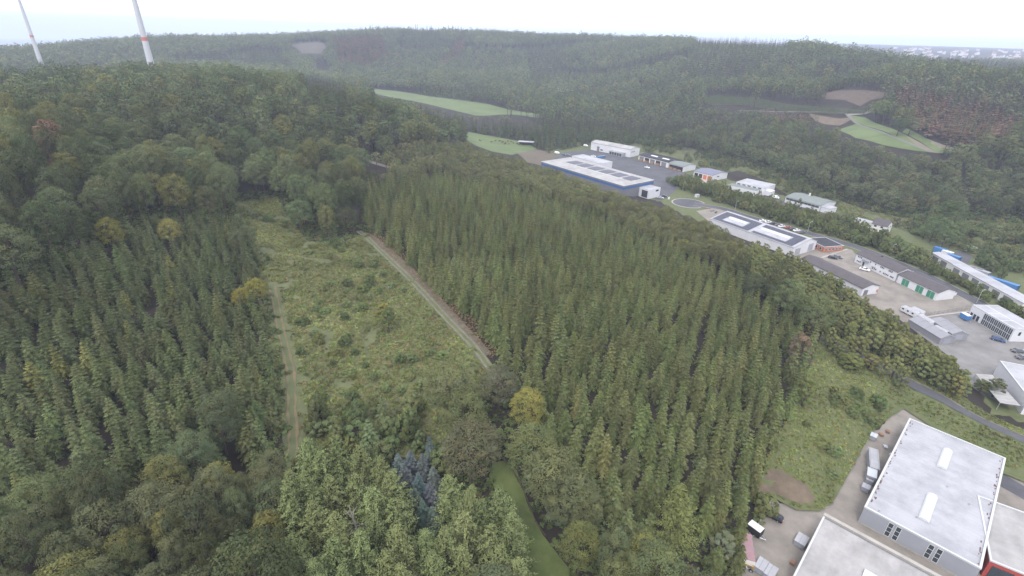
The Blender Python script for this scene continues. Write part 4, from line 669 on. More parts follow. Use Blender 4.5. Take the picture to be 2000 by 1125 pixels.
class Bld:
    """a building in its own frame: x along the front (left to right), y away from the viewer, z up"""
    def __init__(s, name, label, A, B, C, h, cat='building', L=None, W=None, back=False, group=None):
        a, b, c_ = [at(p[0], p[1], h)[:2] for p in (A, B, C)]; u = (b - a) / np.linalg.norm(b - a); v = np.array([-u[1], u[0]]); s.L = L or float(np.linalg.norm(b - a)); wv = float((c_ - a) @ v); s.W = W or abs(wv)
        if back: a = a - v * s.W
        s.h = h; s.ang = math.atan2(u[1], u[0]); s.o = a; s.root = empty(name, (a[0], a[1], .0), s.ang); tag(s.root, label, cat, group)
    def part(s, name, b, m_, parent=None): return box(name, b, m_, parent or s.root)
    def walls(s, m_, h=None, z0=0): s.part('wall', (0, s.L, 0, s.W, z0 - .3 if z0 == 0 else z0, h or s.h), m_)
    def flat(s, m_, rim=None, par=.35, t=.25, z=None):
        h = z if z is not None else s.h; r = s.part('roof', (.02, s.L - .02, .02, s.W - .02, h, h + .12), m_)
        if rim: boxes('parapet', [(-.08, s.L + .08, -.08, t, h + .003, h + par), (-.08, s.L + .08, s.W - t, s.W + .08, h + .003, h + par), (-.08, t, t, s.W - t, h + .003, h + par), (s.L - t, s.L + .08, t, s.W - t, h + .003, h + par)], rim, r)
        return r
    def gable(s, m_, wm, rise, f=.5, ov=.35, axis=0, wall_h=None):
        """walls with gable ends and a two-slope roof; ridge along x (axis 0) or y (axis 1)"""
        h = wall_h or s.h; L, W = (s.L, s.W) if axis == 0 else (s.W, s.L); sw = (lambda p: p) if axis == 0 else (lambda p: (p[1], p[0], p[2])); yr = W * f
        V_ = [(0, 0, -.3), (L, 0, -.3), (L, W, -.3), (0, W, -.3), (0, 0, h), (L, 0, h), (L, W, h), (0, W, h), (0, yr, h + rise), (L, yr, h + rise)]
        mesh_obj('wall', [sw(p) for p in V_], [(0, 1, 5, 4), (2, 3, 7, 6), (1, 2, 6, 9, 5), (3, 0, 4, 8, 7)], wm, s.root)
        t = .18; k0 = rise / yr; k1 = rise / max(W - yr, .01); z0 = h - ov * k0; z1 = h - ov * k1
        R_ = [(-ov, -ov, z0), (L + ov, -ov, z0), (L + ov, yr, h + rise), (-ov, yr, h + rise), (L + ov, W + ov, z1), (-ov, W + ov, z1)]; T_ = [(p[0], p[1], p[2] + t) for p in R_]
        fcs = [(6, 7, 8, 9), (9, 8, 10, 11), (0, 3, 2, 1), (3, 5, 4, 2), (0, 1, 7, 6), (4, 5, 11, 10), (1, 2, 8, 7), (2, 4, 10, 8), (3, 0, 6, 9), (5, 3, 9, 11)]
        s.k0 = k0; return mesh_obj('roof', [sw(p) for p in R_ + T_], fcs, m_, s.root)
    def opening(s, side, a, b, z0, z1, name='window', m_=None, fm=None, out=.05, parent=None, mull=0, bars=0):
        m_ = m_ or M['glass']; fw_ = .08
        def bx_(a_, b_, z0_, z1_, o0, o1): return {'F': (a_, b_, -o1, -o0, z0_, z1_), 'B': (a_, b_, s.W + o0, s.W + o1, z0_, z1_), 'L': (-o1, -o0, a_, b_, z0_, z1_), 'R': (s.L + o0, s.L + o1, a_, b_, z0_, z1_)}[side]
        w_ = box(name, bx_(a, b, z0, z1, .003, out), m_, parent or s.root)
        if fm:
            fr = [bx_(a - fw_, a, z0 - fw_, z1 + fw_, .003, out + .04), bx_(b, b + fw_, z0 - fw_, z1 + fw_, .003, out + .04), bx_(a, b, z1, z1 + fw_, .003, out + .04), bx_(a, b, z0 - fw_, z0, .003, out + .04)]
            for k in range(mull): q = a + (b - a) * (k + 1) / (mull + 1); fr.append(bx_(q - .04, q + .04, z0, z1, out, out + .03))
            for k in range(bars): q = z0 + (z1 - z0) * (k + 1) / (bars + 1); fr.append(bx_(a, b, q - .04, q + .04, out, out + .031))
            boxes('frame', fr, fm, w_)
        return w_
    def pt(s, px, py, z=0):
        p = at(px, py, z)[:2] - s.o; c_, n_ = math.cos(s.ang), math.sin(s.ang); return p[0] * c_ + p[1] * n_, -p[0] * n_ + p[1] * c_
def barrel(parent, x0_, x1_, y0_, y1_, z, rise, m_=None, along='y', segs=4, name='skylight'):
    """barrel-vault rooflight with ribs"""
    n = 9; V_, F_ = [], []; a = np.linspace(0, math.pi, n); lo, hi = (y0_, y1_) if along == 'y' else (x0_, x1_); c0, c1 = (x0_, x1_) if along == 'y' else (y0_, y1_)
    for e in (lo, hi):
        for t in a: cc = (c0 + c1) / 2 - math.cos(t) * (c1 - c0) / 2; zz = z + .15 + math.sin(t) * rise; V_.append((cc, e, zz) if along == 'y' else (e, cc, zz))
    for i in range(n - 1): F_.append((i, i + 1, n + i + 1, n + i))
    F_ += [tuple(range(n)), tuple(range(2 * n - 1, n - 1, -1))]; o = mesh_obj(name, V_, F_, m_ or M['skylight'], parent, smooth=False)
    box('kerb', (x0_ - .1, x1_ + .1, y0_ - .1, y1_ + .1, z, z + .2), M['trim'], o)
    for k in range(segs + 1):
        e = lo + (hi - lo) * k / segs; V_, F_ = [], []
        for dz, de in ((.03, -.04), (.03, .04)):
            for t in a: cc = (c0 + c1) / 2 - math.cos(t) * ((c1 - c0) / 2 + .02); zz = z + .15 + math.sin(t) * (rise + dz); V_.append((cc, e + de, zz) if along == 'y' else (e + de, cc, zz))
        for i in range(n - 1): F_.append((i, i + 1, n + i + 1, n + i))
        mesh_obj('rib', V_, F_, M['frame'], o)
    return o
# --- the big white hall in the corner
b = Bld('warehouse', 'big white flat-roofed hall with two barrel skylights beside the yard', (1688,991.5), (1915,1112.7), (1762,813), 4.7)
b.walls(M['grey_wall']); r = b.flat(M['roof_white'], M['trim'], .4, .35)
for (p0, p1) in (((1842,874),(1850,917)), ((1815,963),(1812,1018))):
    xa, ya = b.pt(*p0, 5.2); xb, yb = b.pt(*p1, 5.2); xm = (xa + xb) / 2; barrel(r, xm - .95, xm + .95, min(ya, yb), max(ya, yb), 4.83, .55)
for k, (a0, a1) in enumerate(((.245, .285), (.315, .355), (.60, .64), (.67, .71))):
    wd = b.opening('F', a0 * b.L, a1 * b.L, .6, 4.4, fm=M['frame'], bars=2); wd['label'] = 'tall narrow window strip in the grey front wall'
b.part('base_strip', (-.03, b.L + .03, -.06, -.003, 0, .35), M['kerb'])
mb = []
for k in range(70): x_ = RNG.choice([.62, b.L - .66]) + RNG.normal(0, .16); y_ = RNG.uniform(1, b.W - 1); q = RNG.uniform(.08, .22); mb.append((x_ - q * .8, x_ + q * .8, y_ - q * RNG.uniform(.8, 3.2), y_ + q * RNG.uniform(.8, 3.2), 4.825, 4.835 + RNG.random() * .02))
sm_ = boxes('roof_seams', [(.4, b.L - .4, q - .03, q + .03, 4.823, 4.833) for q in np.arange(1.2, b.W - .8, 1.15)], M['roof_white'], r); sm_['kind'] = 'stuff'
mo = boxes('moss_patches', mb, M['moss'], r); mo['kind'] = 'stuff'
for (x_, y_) in ((1717,998),(1738,887),(1893,985),(1790,1010),(1850,950)):
    xa, ya = b.pt(x_, y_, 5); mesh_obj('vent_pipe', *tube([(xa, ya, 4.8), (xa, ya, 5.3), (xa + .25, ya, 5.5)], [.12, .12, .1], 8), M['steel'], r)
# sheds along its rear wall
sh = Bld('lean_to_shed', 'small white-roofed shed against the big white hall', (1700,912), (1718,918), (1716,880), 2.6, 'shed'); sh.walls(M['grey_wall']); sh.flat(M['roof_white'], M['trim'], .12, .1); sh.opening('F', .4, 1.5, .1, 2.1, 'door', M['white'])
sh = Bld('lean_to_shed', 'small grey-roofed shed below the white-roofed one at the hall', (1694,928), (1712,935), (1700,914), 2.4, 'shed'); sh.walls(M['grey_wall']); sh.flat(M['steel'], M['trim'], .1, .1); sh.opening('F', .4, 1.4, .1, 2.0, 'door', M['lead'])
# --- second hall at the bottom edge
b = Bld('warehouse', 'pale flat-roofed hall with raised parapet at the bottom edge', (1610,1006), (1829,1125), (1553,1122), 4.7, back=True, L=30, W=24)
b.walls(M['offwhite']); r = b.flat(M['roof_grey'], M['trim'], .3, .3); b.part('fire_wall', (-.12, b.L, b.W - .75, b.W + .1, 4.705, 5.35), M['kerb'], r); sm_ = boxes('roof_seams', [(q - .03, q + .03, .4, b.W - 1.1, 4.823, 4.833) for q in np.arange(1.2, b.L - .8, 1.15)], M['roof_grey'], r); sm_['kind'] = 'stuff'; b.part('gutter', (0.3, b.L - .3, b.W - 1.05, b.W - .76, 4.82, 4.9), M['lead'], r)
xa, ya = b.pt(1690,1118,5); barrel(r, xa - .2, xa + 8, ya - 1.2, ya + .8, 4.83, .5, along='x', segs=5)
# --- red building
b = Bld('red_building', 'red-walled building with pale flat roof in the lower corner', (1933.5,1096), (2000,1123), (1952,985), 4.6, L=16)
b.walls(M['red']); r = b.flat(M['roof_grey'], M['trim'], .35, .3); b.opening('F', .8, 4.2, .4, 3.6, fm=M['frame_dark'], mull=2)
for k in range(4): b.opening('L', 3 + 4 * k, 4.6 + 4 * k, 2.2, 3.3, fm=M['frame_dark'], mull=1)
# --- hall with lean-to at the right edge
b = Bld('workshop_hall', 'white hall with sloping lean-to roof at the right edge', (1952.8,706), (2000,767), (2000,713), 5.7, L=22, W=16)
b.walls(M['white']); b.flat(M['roof_white'], M['trim'], .35, .3)
p = [at(*q, z_) for q, z_ in (((1905.5,731), 2.6), ((1938,733), 3.4), ((1993,793), 3.4), ((1953,787), 2.6))]
e = empty('canopy_roof', (*p[3][:2], 0)); tag(e, 'pale corrugated lean-to roof beside the white hall at the right edge', 'canopy'); o3 = np.array([*p[3][:2], 0]); V_ = [tuple(q - o3) for q in p]; mesh_obj('roof', V_ + [(x_, y_, z_ + .12) for x_, y_, z_ in V_], [(0, 1, 2, 3), (7, 6, 5, 4), (0, 4, 5, 1), (1, 5, 6, 2), (2, 6, 7, 3), (3, 7, 4, 0)], M['roof_grey'], e)
for q in (0, 3): mesh_obj('post', *tube([(V_[q][0], V_[q][1], -.2), (V_[q][0], V_[q][1], V_[q][2])], [.1, .1], 8), M['steel'], e)
for q in range(9): t_ = q / 8; a_ = np.array(V_[3]) * (1 - t_) + np.array(V_[0]) * t_; b_ = np.array(V_[2]) * (1 - t_) + np.array(V_[1]) * t_; mesh_obj('roof_rib', *tube([a_ + [0, 0, .14], b_ + [0, 0, .14]], [.05, .05], 4), M['trim'], e)
# --- glass-fronted office
b = Bld('glass_office', 'white flat-roofed office with a tall glazed front', (1900,596), (1982.7,644), (1938.5,591.5), 5.2); b.walls(M['white']); r = b.flat(M['roof_white'], M['trim'], .25, .25)
b.part('roof_joint', (.3, b.L - .3, b.W * .5, b.W * .5 + .18, 5.322, 5.36), M['frame'], r)
for k in range(2): b.part('roof_joint', (b.L * (.35 + .3 * k), b.L * (.35 + .3 * k) + .15, .3, b.W * .5 - .003, 5.322, 5.36), M['frame'], r)
for k in range(3): b.opening('F', .8 + 1.6 * k, 1.7 + 1.6 * k, .2, 2.3, 'door', M['glass'], M['frame_dark'])
gx0 = 6.3; nb = 8; gw = (b.L - .4 - gx0) / nb
for k in range(nb):
    for z0_, z1_ in ((.2, 2.4), (2.55, 4.9)): b.opening('F', gx0 + k * gw + .07, gx0 + (k + 1) * gw - .07, z0_, z1_, 'pane', M['glass'], M['frame'], mull=1)
for k in range(2): b.opening('R', 2 + 4 * k, 3 + 4 * k, 2.6, 4.2, fm=M['frame'])
# --- white two-storey house and garages
b = Bld('office_house', 'white two-storey house with brown roof and many small windows', (1674,495), (1754,532), (1690,483), 4.7, W=9.5); b.gable(M['dark_roof'], M['white'], 1.7)
for z0_, xs in ((.9, (1.2, 2.1, 3.0, 10.6, 11.7, 12.5, 15.0, 17.0, 17.8, 18.6, 19.4, 20.8, 21.5, 22.2)), (3.2, (1.2, 2.1, 3.0, 8.5, 11.5, 14.6, 15.4, 16.2, 19.2, 20.0, 20.8))):
    for x_ in xs: b.opening('F', x_, x_ + .55, z0_, z0_ + .85, fm=M['frame'])
b.opening('F', 4.8, 5.9, .1, 2.2, 'door', M['glass'], M['frame']); b.part('balcony', (4.4, 8.0, -.9, -.05, 2.75, 3.65), M['grey_wall']); b.part('chimney', (9.5, 10.1, 4.4, 5.0, 6.2, 7.2), M['dark_roof']); b.part('porch_roof', (10.4, 12.2, -.9, -.05, 2.2, 2.35), M['grey_wall'])
b = Bld('garage_row', 'white garage row with brown roof and three green doors', (1755,536), (1833,572), (1862,566), 3.9); b.gable(M['dark_roof'], M['white'], 1.5)
for f_ in (.14, .50, .77): b.opening('F', f_ * b.L, f_ * b.L + 3.4, .05, 3.2, 'garage_door', M['green_door'], M['frame'], mull=1)
b.part('downpipe', (.25, .37, -.13, -.01, 0, 3.7), M['steel'])
# --- brown-roofed hall half hidden by the young trees
b = Bld('storage_hall', 'long hall with dark brown roof half hidden behind the young trees', (1565,505), (1686,563), (1715,557), 3.8); b.gable(M['dark_roof'], M['white'], 1.4); b.part('sign_board', (b.L + .06, b.L + .14, b.W - .9, b.W - .1, .8, 2.0), M['orange_door']); b.opening('R', 1.2, 3.6, .1, 2.6, 'door', M['lead'])
# --- solar hall
b = Bld('solar_hall', 'pale grey hall whose roof is covered with solar panels, beside the road', (1388,427), (1550,484), (1601,469), 5.0, W=21)
yr = .70; rise = 2.6; roof = b.gable(M['roof_white'], M['white'], rise, yr, .25)
b.opening('R', 2.2, 7.0, .1, 3.9, 'gate', M['grey_wall'], M['frame'], mull=3); b.opening('R', b.W - 7, b.W - 2.5, .1, 4.6, 'gate', M['grey_wall'], M['frame'], mull=3)
k0 = rise / (b.W * yr); nyr = b.W * yr; sl = math.atan(k0); pm = None
def panel_at(x_, y_, lx=1.62, ly=1.02):
    global pm
    if pm is None:
        pm = bpy.data.meshes.new('solar_panel'); pm.from_pydata(boxv(-lx / 2, lx / 2, -ly / 2, ly / 2, 0, .06), [], BOXF); pm.materials.append(M['panel']); pm.update()
    o = bpy.data.objects.new('solar_panel', pm); link(o, roof); o.location = (x_, y_, 5.0 + y_ * k0 + .30); o.rotation_euler = (sl, 0, 0)
for half in (0, 1):
    xs0 = .8 + half * (b.L / 2); xs1 = xs0 + b.L / 2 - 1.6; cols_ = int((xs1 - xs0) / 1.75); rows = int((nyr - 1.4) / 1.16)
    for i in range(cols_):
        for j in range(rows):
            edge = j < 2 or j >= rows - 3 or i < (3 if half == 0 else 0) or i >= cols_ - 3
            if edge: panel_at(xs0 + .9 + i * 1.75, .9 + j * 1.16)
    sx0, sx1 = xs0 + (6.5 if half == 0 else 1.6), xs0 + (cols_ - 3) * 1.75 - .8; yb_ = nyr * .52
    V_, F_ = [], []; n9 = 9; a9 = np.linspace(0, math.pi, n9)
    for e_ in (sx0, sx1):
        for t in a9: yy = yb_ - math.cos(t) * 1.1; V_.append((e_, yy, 5.0 + yy * k0 + .2 + math.sin(t) * .5))
    for i in range(n9 - 1): F_.append((i, i + 1, n9 + i + 1, n9 + i))
    F_ += [tuple(range(n9)), tuple(range(2 * n9 - 1, n9 - 1, -1))]; mesh_obj('skylight', V_, F_, M['skylight'], roof)
# --- brick office
b = Bld('brick_office', 'low orange brick office with black flat roof at the end of the solar hall', (1575,466), (1610,483), (1632,473), 2.9); b.walls(M['brick']); b.flat(M['black_roof'], M['trim'], .25, .2)
for k in range(5): b.opening('R', 1 + 2.2 * k, 2.2 + 2.2 * k, .9, 2.2, fm=M['frame'], mull=1)
for k in range(4): b.opening('F', 1.5 + 3 * k, 2.9 + 3 * k, .9, 2.2, fm=M['frame'])
# --- long blue-banded hall
b = Bld('industrial_hall', 'long grey hall with blue band and six solar arrays on its white roof', (1057.5,316), (1218.8,363.8), (1270,350), 9.5); b.walls(M['lead']); r = b.flat(M['roof_grey'], M['trim'], .3, .3)
for sd_, ln in (('F', b.L), ('R', b.W)): b.opening(sd_, .02, ln - .02, 7.0, 8.5, 'blue_band', M['blue'], out=.06)
for k in range(3): b.opening('R', b.W - 9 + 3 * k, b.W - 7 + 3 * k, 3.8, 5.0, fm=M['frame'], mull=1)
for k in range(2): b.opening('R', b.W - 9 + 4 * k, b.W - 6 + 4 * k, .8, 2.2, fm=M['frame'], mull=1)
b.part('ridge_duct', (b.L * .18, b.L * .86, b.W * .40, b.W * .40 + .9, 9.625, 9.95), M['trim'], r)
pm2 = bpy.data.meshes.new('solar_panel'); pm2.from_pydata(boxv(0, 2.15, 0, 1.9, 0, .1), [], BOXF); pm2.materials.append(M['panel']); pm2.update()
for k in range(6):
    for i in range(4):
        for j in range(5):
            o = bpy.data.objects.new('solar_panel', pm2); link(o, r); o.location = (b.L * (.14 + .135 * k) + i * 2.3, b.W * .50 + j * 2.15, 9.72); o.rotation_euler = (math.radians(6), 0, 0)
b.part('entrance_block', (b.L + .003, b.L + 9, b.W - 15, b.W - 3, -.3, 6.6), M['white']); b.part('entrance_roof', (b.L + .2, b.L + 8.8, b.W - 14.8, b.W - 3.2, 6.602, 6.7), M['roof_white'])
w_ = box('shop_window', (b.L + 2.6, b.L + 7.6, b.W - 15.08, b.W - 15.003, .5, 5.4), M['glass'], b.root); boxes('frame', [(b.L + 2.5 + q * 1.7, b.L + 2.6 + q * 1.7, b.W - 15.12, b.W - 15.06, .5, 5.4) for q in range(4)], M['frame_dark'], w_); box('window', (b.L + 9.003, b.L + 9.06, b.W - 8, b.W - 5, 4.4, 5.6), M['glass'], b.root)
b2 = Bld('rear_hall', 'low white hall directly behind the long blue-banded hall', (1117,305), (1174,320), (1180,309), 5.2, W=14); b2.walls(M['white']); b2.flat(M['roof_white'], M['trim'], .3, .3); b2.opening('F', 6, 8, 2, 3.4, fm=M['frame'])
# --- far white hall with annex
b = Bld('steel_hall', 'tall white metal hall with low arched roof below the wood', (1154.8,278), (1231.6,292.4), (1247,288), 7.2); b.gable(M['roof_grey'], M['white'], 1.5, .5, .3)
for k in range(1, 6): b.part('pilaster', (b.L * k / 6 - .12, b.L * k / 6 + .12, -.1, -.01, 0, 7.1), M['frame'])
b.opening('F', 7.5, 10.8, .1, 4.6, 'gate', M['lead'], M['frame']); b.opening('F', 12, 15, 1.2, 2.4, 'window', M['glass'], M['frame'])
lg = [(b.L + .02, b.L + .08, 2.0, 2.5, 3.9, 5.0)] + [(b.L + .02, b.L + .08, 3.2 + q * 1.15, 4.1 + q * 1.15, 4.3, 5.0) for q in range(4)]; boxes('sign_lettering', lg, M['frame_dark'], b.root)
a_ = Bld('hall_annex', 'grey low annex with windows in front of the tall white hall', (1189.6,294.5), (1215,300), (1228,297), 3.4, W=8); a_.walls(M['grey_wall']); a_.flat(M['roof_grey'], M['trim'], .3, .2)
for k in range(5): a_.opening('F', 1 + 3 * k, 3 + 3 * k, .6, 2.8, fm=M['frame_dark'], mull=1)
# --- timber sheds
b = Bld('timber_shed', 'long black-roofed timber shed with two white skylights', (1248,303), (1306,317.6), (1260,298), 4.6, W=14); b.gable(M['black_roof'], M['offwhite'], 1.4)
for k in range(2): mesh_obj('skylight', [(b.L * (.30 + .38 * k) + dx, y_, 4.6 + 1.4 * y_ / 7 + dz) for dz in (.2, .5) for dx, y_ in ((0, 4.0), (7.5, 4.0), (7.5, 5.6), (0, 5.6))], BOXF, M['skylight'], b.root)
for k in range(5): b.opening('F', 1 + 6.6 * k, 6.3 + 6.6 * k, .05, 3.8, 'bay', M['black'] if k % 2 else M['lead'])
for k in range(4):
    for j in range(2): o = box('timber_stack', (*(lambda q: (q, q + 3.6))(2 + 6.8 * k + j * .3), -1.9, -.7, .05 + j * .9, .85 + j * .9), M['timber'], None); o.matrix_world = b.root.matrix_basis; tag(o, 'stack of sawn timber in front of the black-roofed shed', 'timber stack', 'timber stacks at the sheds')
b = Bld('open_shed', 'open shed with grey-green roof and timber inside, white gable wall', (1307,319), (1335.4,326), (1355.8,321), 4.3); b.gable(M['olive_roof'], M['white'], 1.2); b.opening('F', .5, b.L - .6, .05, 3.7, 'bay', M['black'])
for k in range(3): o = box('timber_stack', (1.2 + 4.6 * k, 4.6 + 4.6 * k, -1.6, -.4, .05, 1.8 - .3 * k), M['timber'], None); o.matrix_world = b.root.matrix_basis; tag(o, 'stack of orange timber before the grey-green roofed shed', 'timber stack', 'timber stacks at the open shed')
b = Bld('garage_hall', 'garage hall with blue-grey roof and orange doors', (1356,334), (1392,343), (1420,337), 4.5); b.gable(M['slate_roof'], M['white'], 1.4)
for k in range(4): b.opening('F', .8 + 4.2 * k, 4.2 + 4.2 * k, .05, 3.5, 'garage_door', M['orange_door'] if k > 1 else M['black'], M['frame'])
b.opening('R', 6, 9, 2.4, 3.3, fm=M['frame'], mull=2)
b = Bld('works_building', 'white building with flat roof stepping down to a green-grey lower roof', (1438,356), (1494,368), (1454,348), 5.2); b.walls(M['white']); b.flat(M['roof_white'], M['trim'], .3, .2); b.part('lower_wing', (-3, b.L - 2, -8, -.003, -.3, 3.8), M['white']); b.part('lower_roof', (-2.8, b.L - 2.2, -7.8, -.2, 3.802, 3.9), M['olive_roof']); b.part('side_wing', (b.L + .003, b.L + 4, 2, 9, -.3, 3.2), M['white']); b.opening('R', 10, 12, .2, 2.6, 'door', M['lead'])
for k in range(5): b.opening('F', 1 + 4 * k, 3.4 + 4 * k, 4.1, 4.9, fm=M['frame'])
b = Bld('grey_hall', 'hall with grey-green pitched roof and dark window band', (1535,384), (1602,402), (1628,393), 4.0); b.gable(M['olive_roof'], M['white'], 1.5); b.opening('F', .6, b.L - .6, 2.2, 3.5, 'window', M['glass'], M['frame'], mull=8); b.part('chimney', (9, 9.8, 12, 12.8, 4.6, 7.2), M['offwhite']); b.part('annex', (b.L + .4, b.L + 6, 1, 10, -.3, 3.2), M['white']); b.part('annex_roof', (b.L + .3, b.L + 6.2, .8, 10.2, 3.203, 3.35), M['roof_white'])
b = Bld('dwelling_house', 'small white house with brown roof behind the green belt', (1704,436), (1733,443), (1744,433), 4.6, W=9); b.gable(M['dark_roof'], M['offwhite'], 2.4)
for k in range(2):
    for z0_ in (.8, 3.0): b.opening('F', 1.2 + 3.4 * k, 2.6 + 3.4 * k, z0_, z0_ + 1.1, fm=M['frame'])
    b.opening('R', 2 + 3.4 * k, 3.2 + 3.4 * k, 3.0, 4.0, fm=M['frame'])
b = Bld('long_shed', 'long low white-roofed shed beside the small white house', (1668,427), (1704,437), (1672,423), 3.0, W=5); b.walls(M['offwhite']); b.flat(M['roof_white'], M['trim'], .12, .1)
# --- long white canopies by the thicket
for lb, A, B, W_, h_ in (('long white canopy roof behind the green belt, nearer the thicket', (1822,494), (1866,518), 6, 4.2), ('longest white canopy roof running to the right edge', (1862,517), (2000,592), 6.5, 4.2)):
    a, b_ = at(*A, h_), at(*B, h_); e = Bld('canopy', lb, A, B, (A[0] + 10, A[1] - 6), h_, 'canopy', W=W_); e.gable(M['roof_white'], M['offwhite'], .5, .5, .4)
    for k in range(int(e.L / 6)): e.opening('F', 1 + 6 * k, 5 + 6 * k, .1, 3.2, 'bay', M['lead'])
for lb, px, py, ln, m_ in (('blue shipping container behind the white canopies, near the thicket', 1837, 489, 6, 'blue_paint'), ('second blue container behind the white canopies', 1862, 503, 6, 'blue_paint'), ('white container between the blue ones', 1850, 495, 5, 'white'), ('brown container behind the long canopy', 1905, 527, 6, 'lead'), ('grey container beside the brown one', 1918, 533, 6, 'grey_wall'), ('long blue container stack at the right edge', 1958, 553, 12, 'blue_paint')):
    p = at(px, py, 1.3); e = empty('container', (p[0], p[1], 0), math.radians(-62)); tag(e, lb, 'container'); box('body', (-ln / 2, ln / 2, -1.2, 1.2, 0, 2.6), M[m_], e); boxes('corner_post', [(sx * ln / 2 - .06, sx * ln / 2 + .06, sy * 1.2 - .06, sy * 1.2 + .06, 0, 2.66) for sx in (-1, 1) for sy in (-1, 1)], M['frame_dark'], e); boxes('door_rib', [(ln / 2 + .005, ln / 2 + .05, -1 + .5 * q, -.95 + .5 * q, .1, 2.5) for q in range(5)], M['frame_dark'], e)
b = Bld('field_shelter', 'low white-roofed field shelter at the cattle pasture', (1012,276), (1046,278), (1016,270), 3.5, 'shelter', W=7); hz0 = hz(b.o[0], b.o[1]); b.root.location[2] = hz0
b.part('roof', (-.4, b.L + .4, -.5, b.W + .5, 3.2, 3.4), M['roof_white']); b.part('rear_wall', (0, b.L, b.W - .2, b.W, -.3, 3.2), M['lead'])
for k in range(5): b.part('post', (b.L * k / 4.1, b.L * k / 4.1 + .2, 0, .2, -.3, 3.2), M['bark'])
b = Bld('farmhouse', 'small grey farm building among trees at the foot of the far ridge', (1092,193), (1118,193), (1096,188), 6, W=12); b.root.location[2] = hz(b.o[0], b.o[1]); b.gable(M['olive_roof'], M['offwhite'], 3)
# ------------------------------------------------------------------ lots, roads
sheet('lot_grass', LOTS, M['verge'], 'grass verges between the industrial lots', .004)
sheet('brown_lot', P0([(1604,503),(1655,486),(1664,488),(1674,500),(1755,540),(1845,580),(1868,574),(1905,598),(1893,610),(1805,622),(1775,640),(1700,600),(1640,540)]), M['paving'], 'brown block-paved lot before the white house and garages', .02)
sheet('grey_lot', P0([(1775,640),(1805,622),(1893,610),(1915,606),(2010,668),(2060,720),(2020,800),(1960,790),(1905,762),(1862,705)]), M['paving_grey'], 'grey paved lot around the grey tents and glass-fronted office', .024)
sheet('hall_lot', P0([(1040,330),(1100,298),(1150,292),(1232,307),(1300,326),(1345,340),(1400,362),(1380,372),(1330,352),(1318,375),(1290,392),(1270,385)]), M['asphalt'], 'asphalt lot between the far halls', .016)
sheet('garage_lot', P0([(1335,352),(1360,345),(1392,355),(1412,362),(1400,372),(1370,366)]), M['kerb'], 'pale concrete apron before the garage hall', .028)
sheet('solar_lot', P0([(1360,412),(1395,406),(1420,414),(1470,430),(1600,478),(1640,490),(1604,505),(1570,510),(1400,445)]), M['paving'], 'paved lot around the solar hall', .012)
sheet('far_lot', P0([(1410,378),(1500,382),(1545,398),(1640,425),(1640,432),(1540,408)]), M['asphalt'], 'asphalt drive at the far works buildings', .008)
sheet('thicket_drive', DRIVE_R, M['asphalt'], 'grey drive beside the dark thicket', .032)
ROAD = [at(*q, 0) for q in ((1356,399),(1412,408),(1460,423),(1540,445),(1640,473),(1690,489),(1745,511),(1805,537),(1870,570),(1912,592),(2000,640),(2080,690))]
rd = ribbon('road', ROAD, 6.5, M['asphalt'], 'asphalt road through the industrial estate', .05)
for s_ in (-1, 1): ribbon('kerb', ROAD, .35, M['kerb'], off=.13, shift=s_ * 3.45, parent=rd)
cc = at(1345, 397, 0); ring = [(cc[0] + 11 * math.cos(t), cc[1] + 11 * math.sin(t)) for t in np.linspace(0, 2 * math.pi, 40, endpoint=False)]; sheet('turning_circle', ring, M['asphalt'], 'round asphalt turning area at the end of the road', .056)
ra_ = math.atan2(ROAD[1][1] - cc[1], ROAD[1][0] - cc[0]); ring2 = [(cc[0] + 11 * math.cos(t), cc[1] + 11 * math.sin(t)) for t in np.linspace(ra_ + .55, ra_ + 2 * math.pi - .55, 34)]; ribbon('kerb_ring', ring2, .9, M['kerb'], 'pale kerb round the turning circle', .11)
sheet('near_strip', P0([(1950,920),(2060,985),(2060,1010),(1945,945)]), M['asphalt'], 'asphalt strip behind the big white hall', .036)
ARC = P0([(1510,971),(1535,984),(1560,993),(1590,996),(1608,993),(1622,982),(1660,917),(1700,850)]); ribbon('kerb', ARC, .3, M['kerb'], 'pale kerb stones curving round the yard', .12)
ribbon('kerb', P0([(1510,971),(1478,1030),(1447,1090)]), .3, M['kerb'], 'straight kerb along the spruce side of the yard', .12)
ribbon('lot_wall', P0([(1604,504),(1655,487)]), 1.2, M['kerb'], 'pale concrete strip between the lots', .2); ribbon('lot_wall', P0([(1805,620),(1850,614),(1893,609)]), .9, M['kerb'], 'pale concrete strip behind the grey tents', .2)
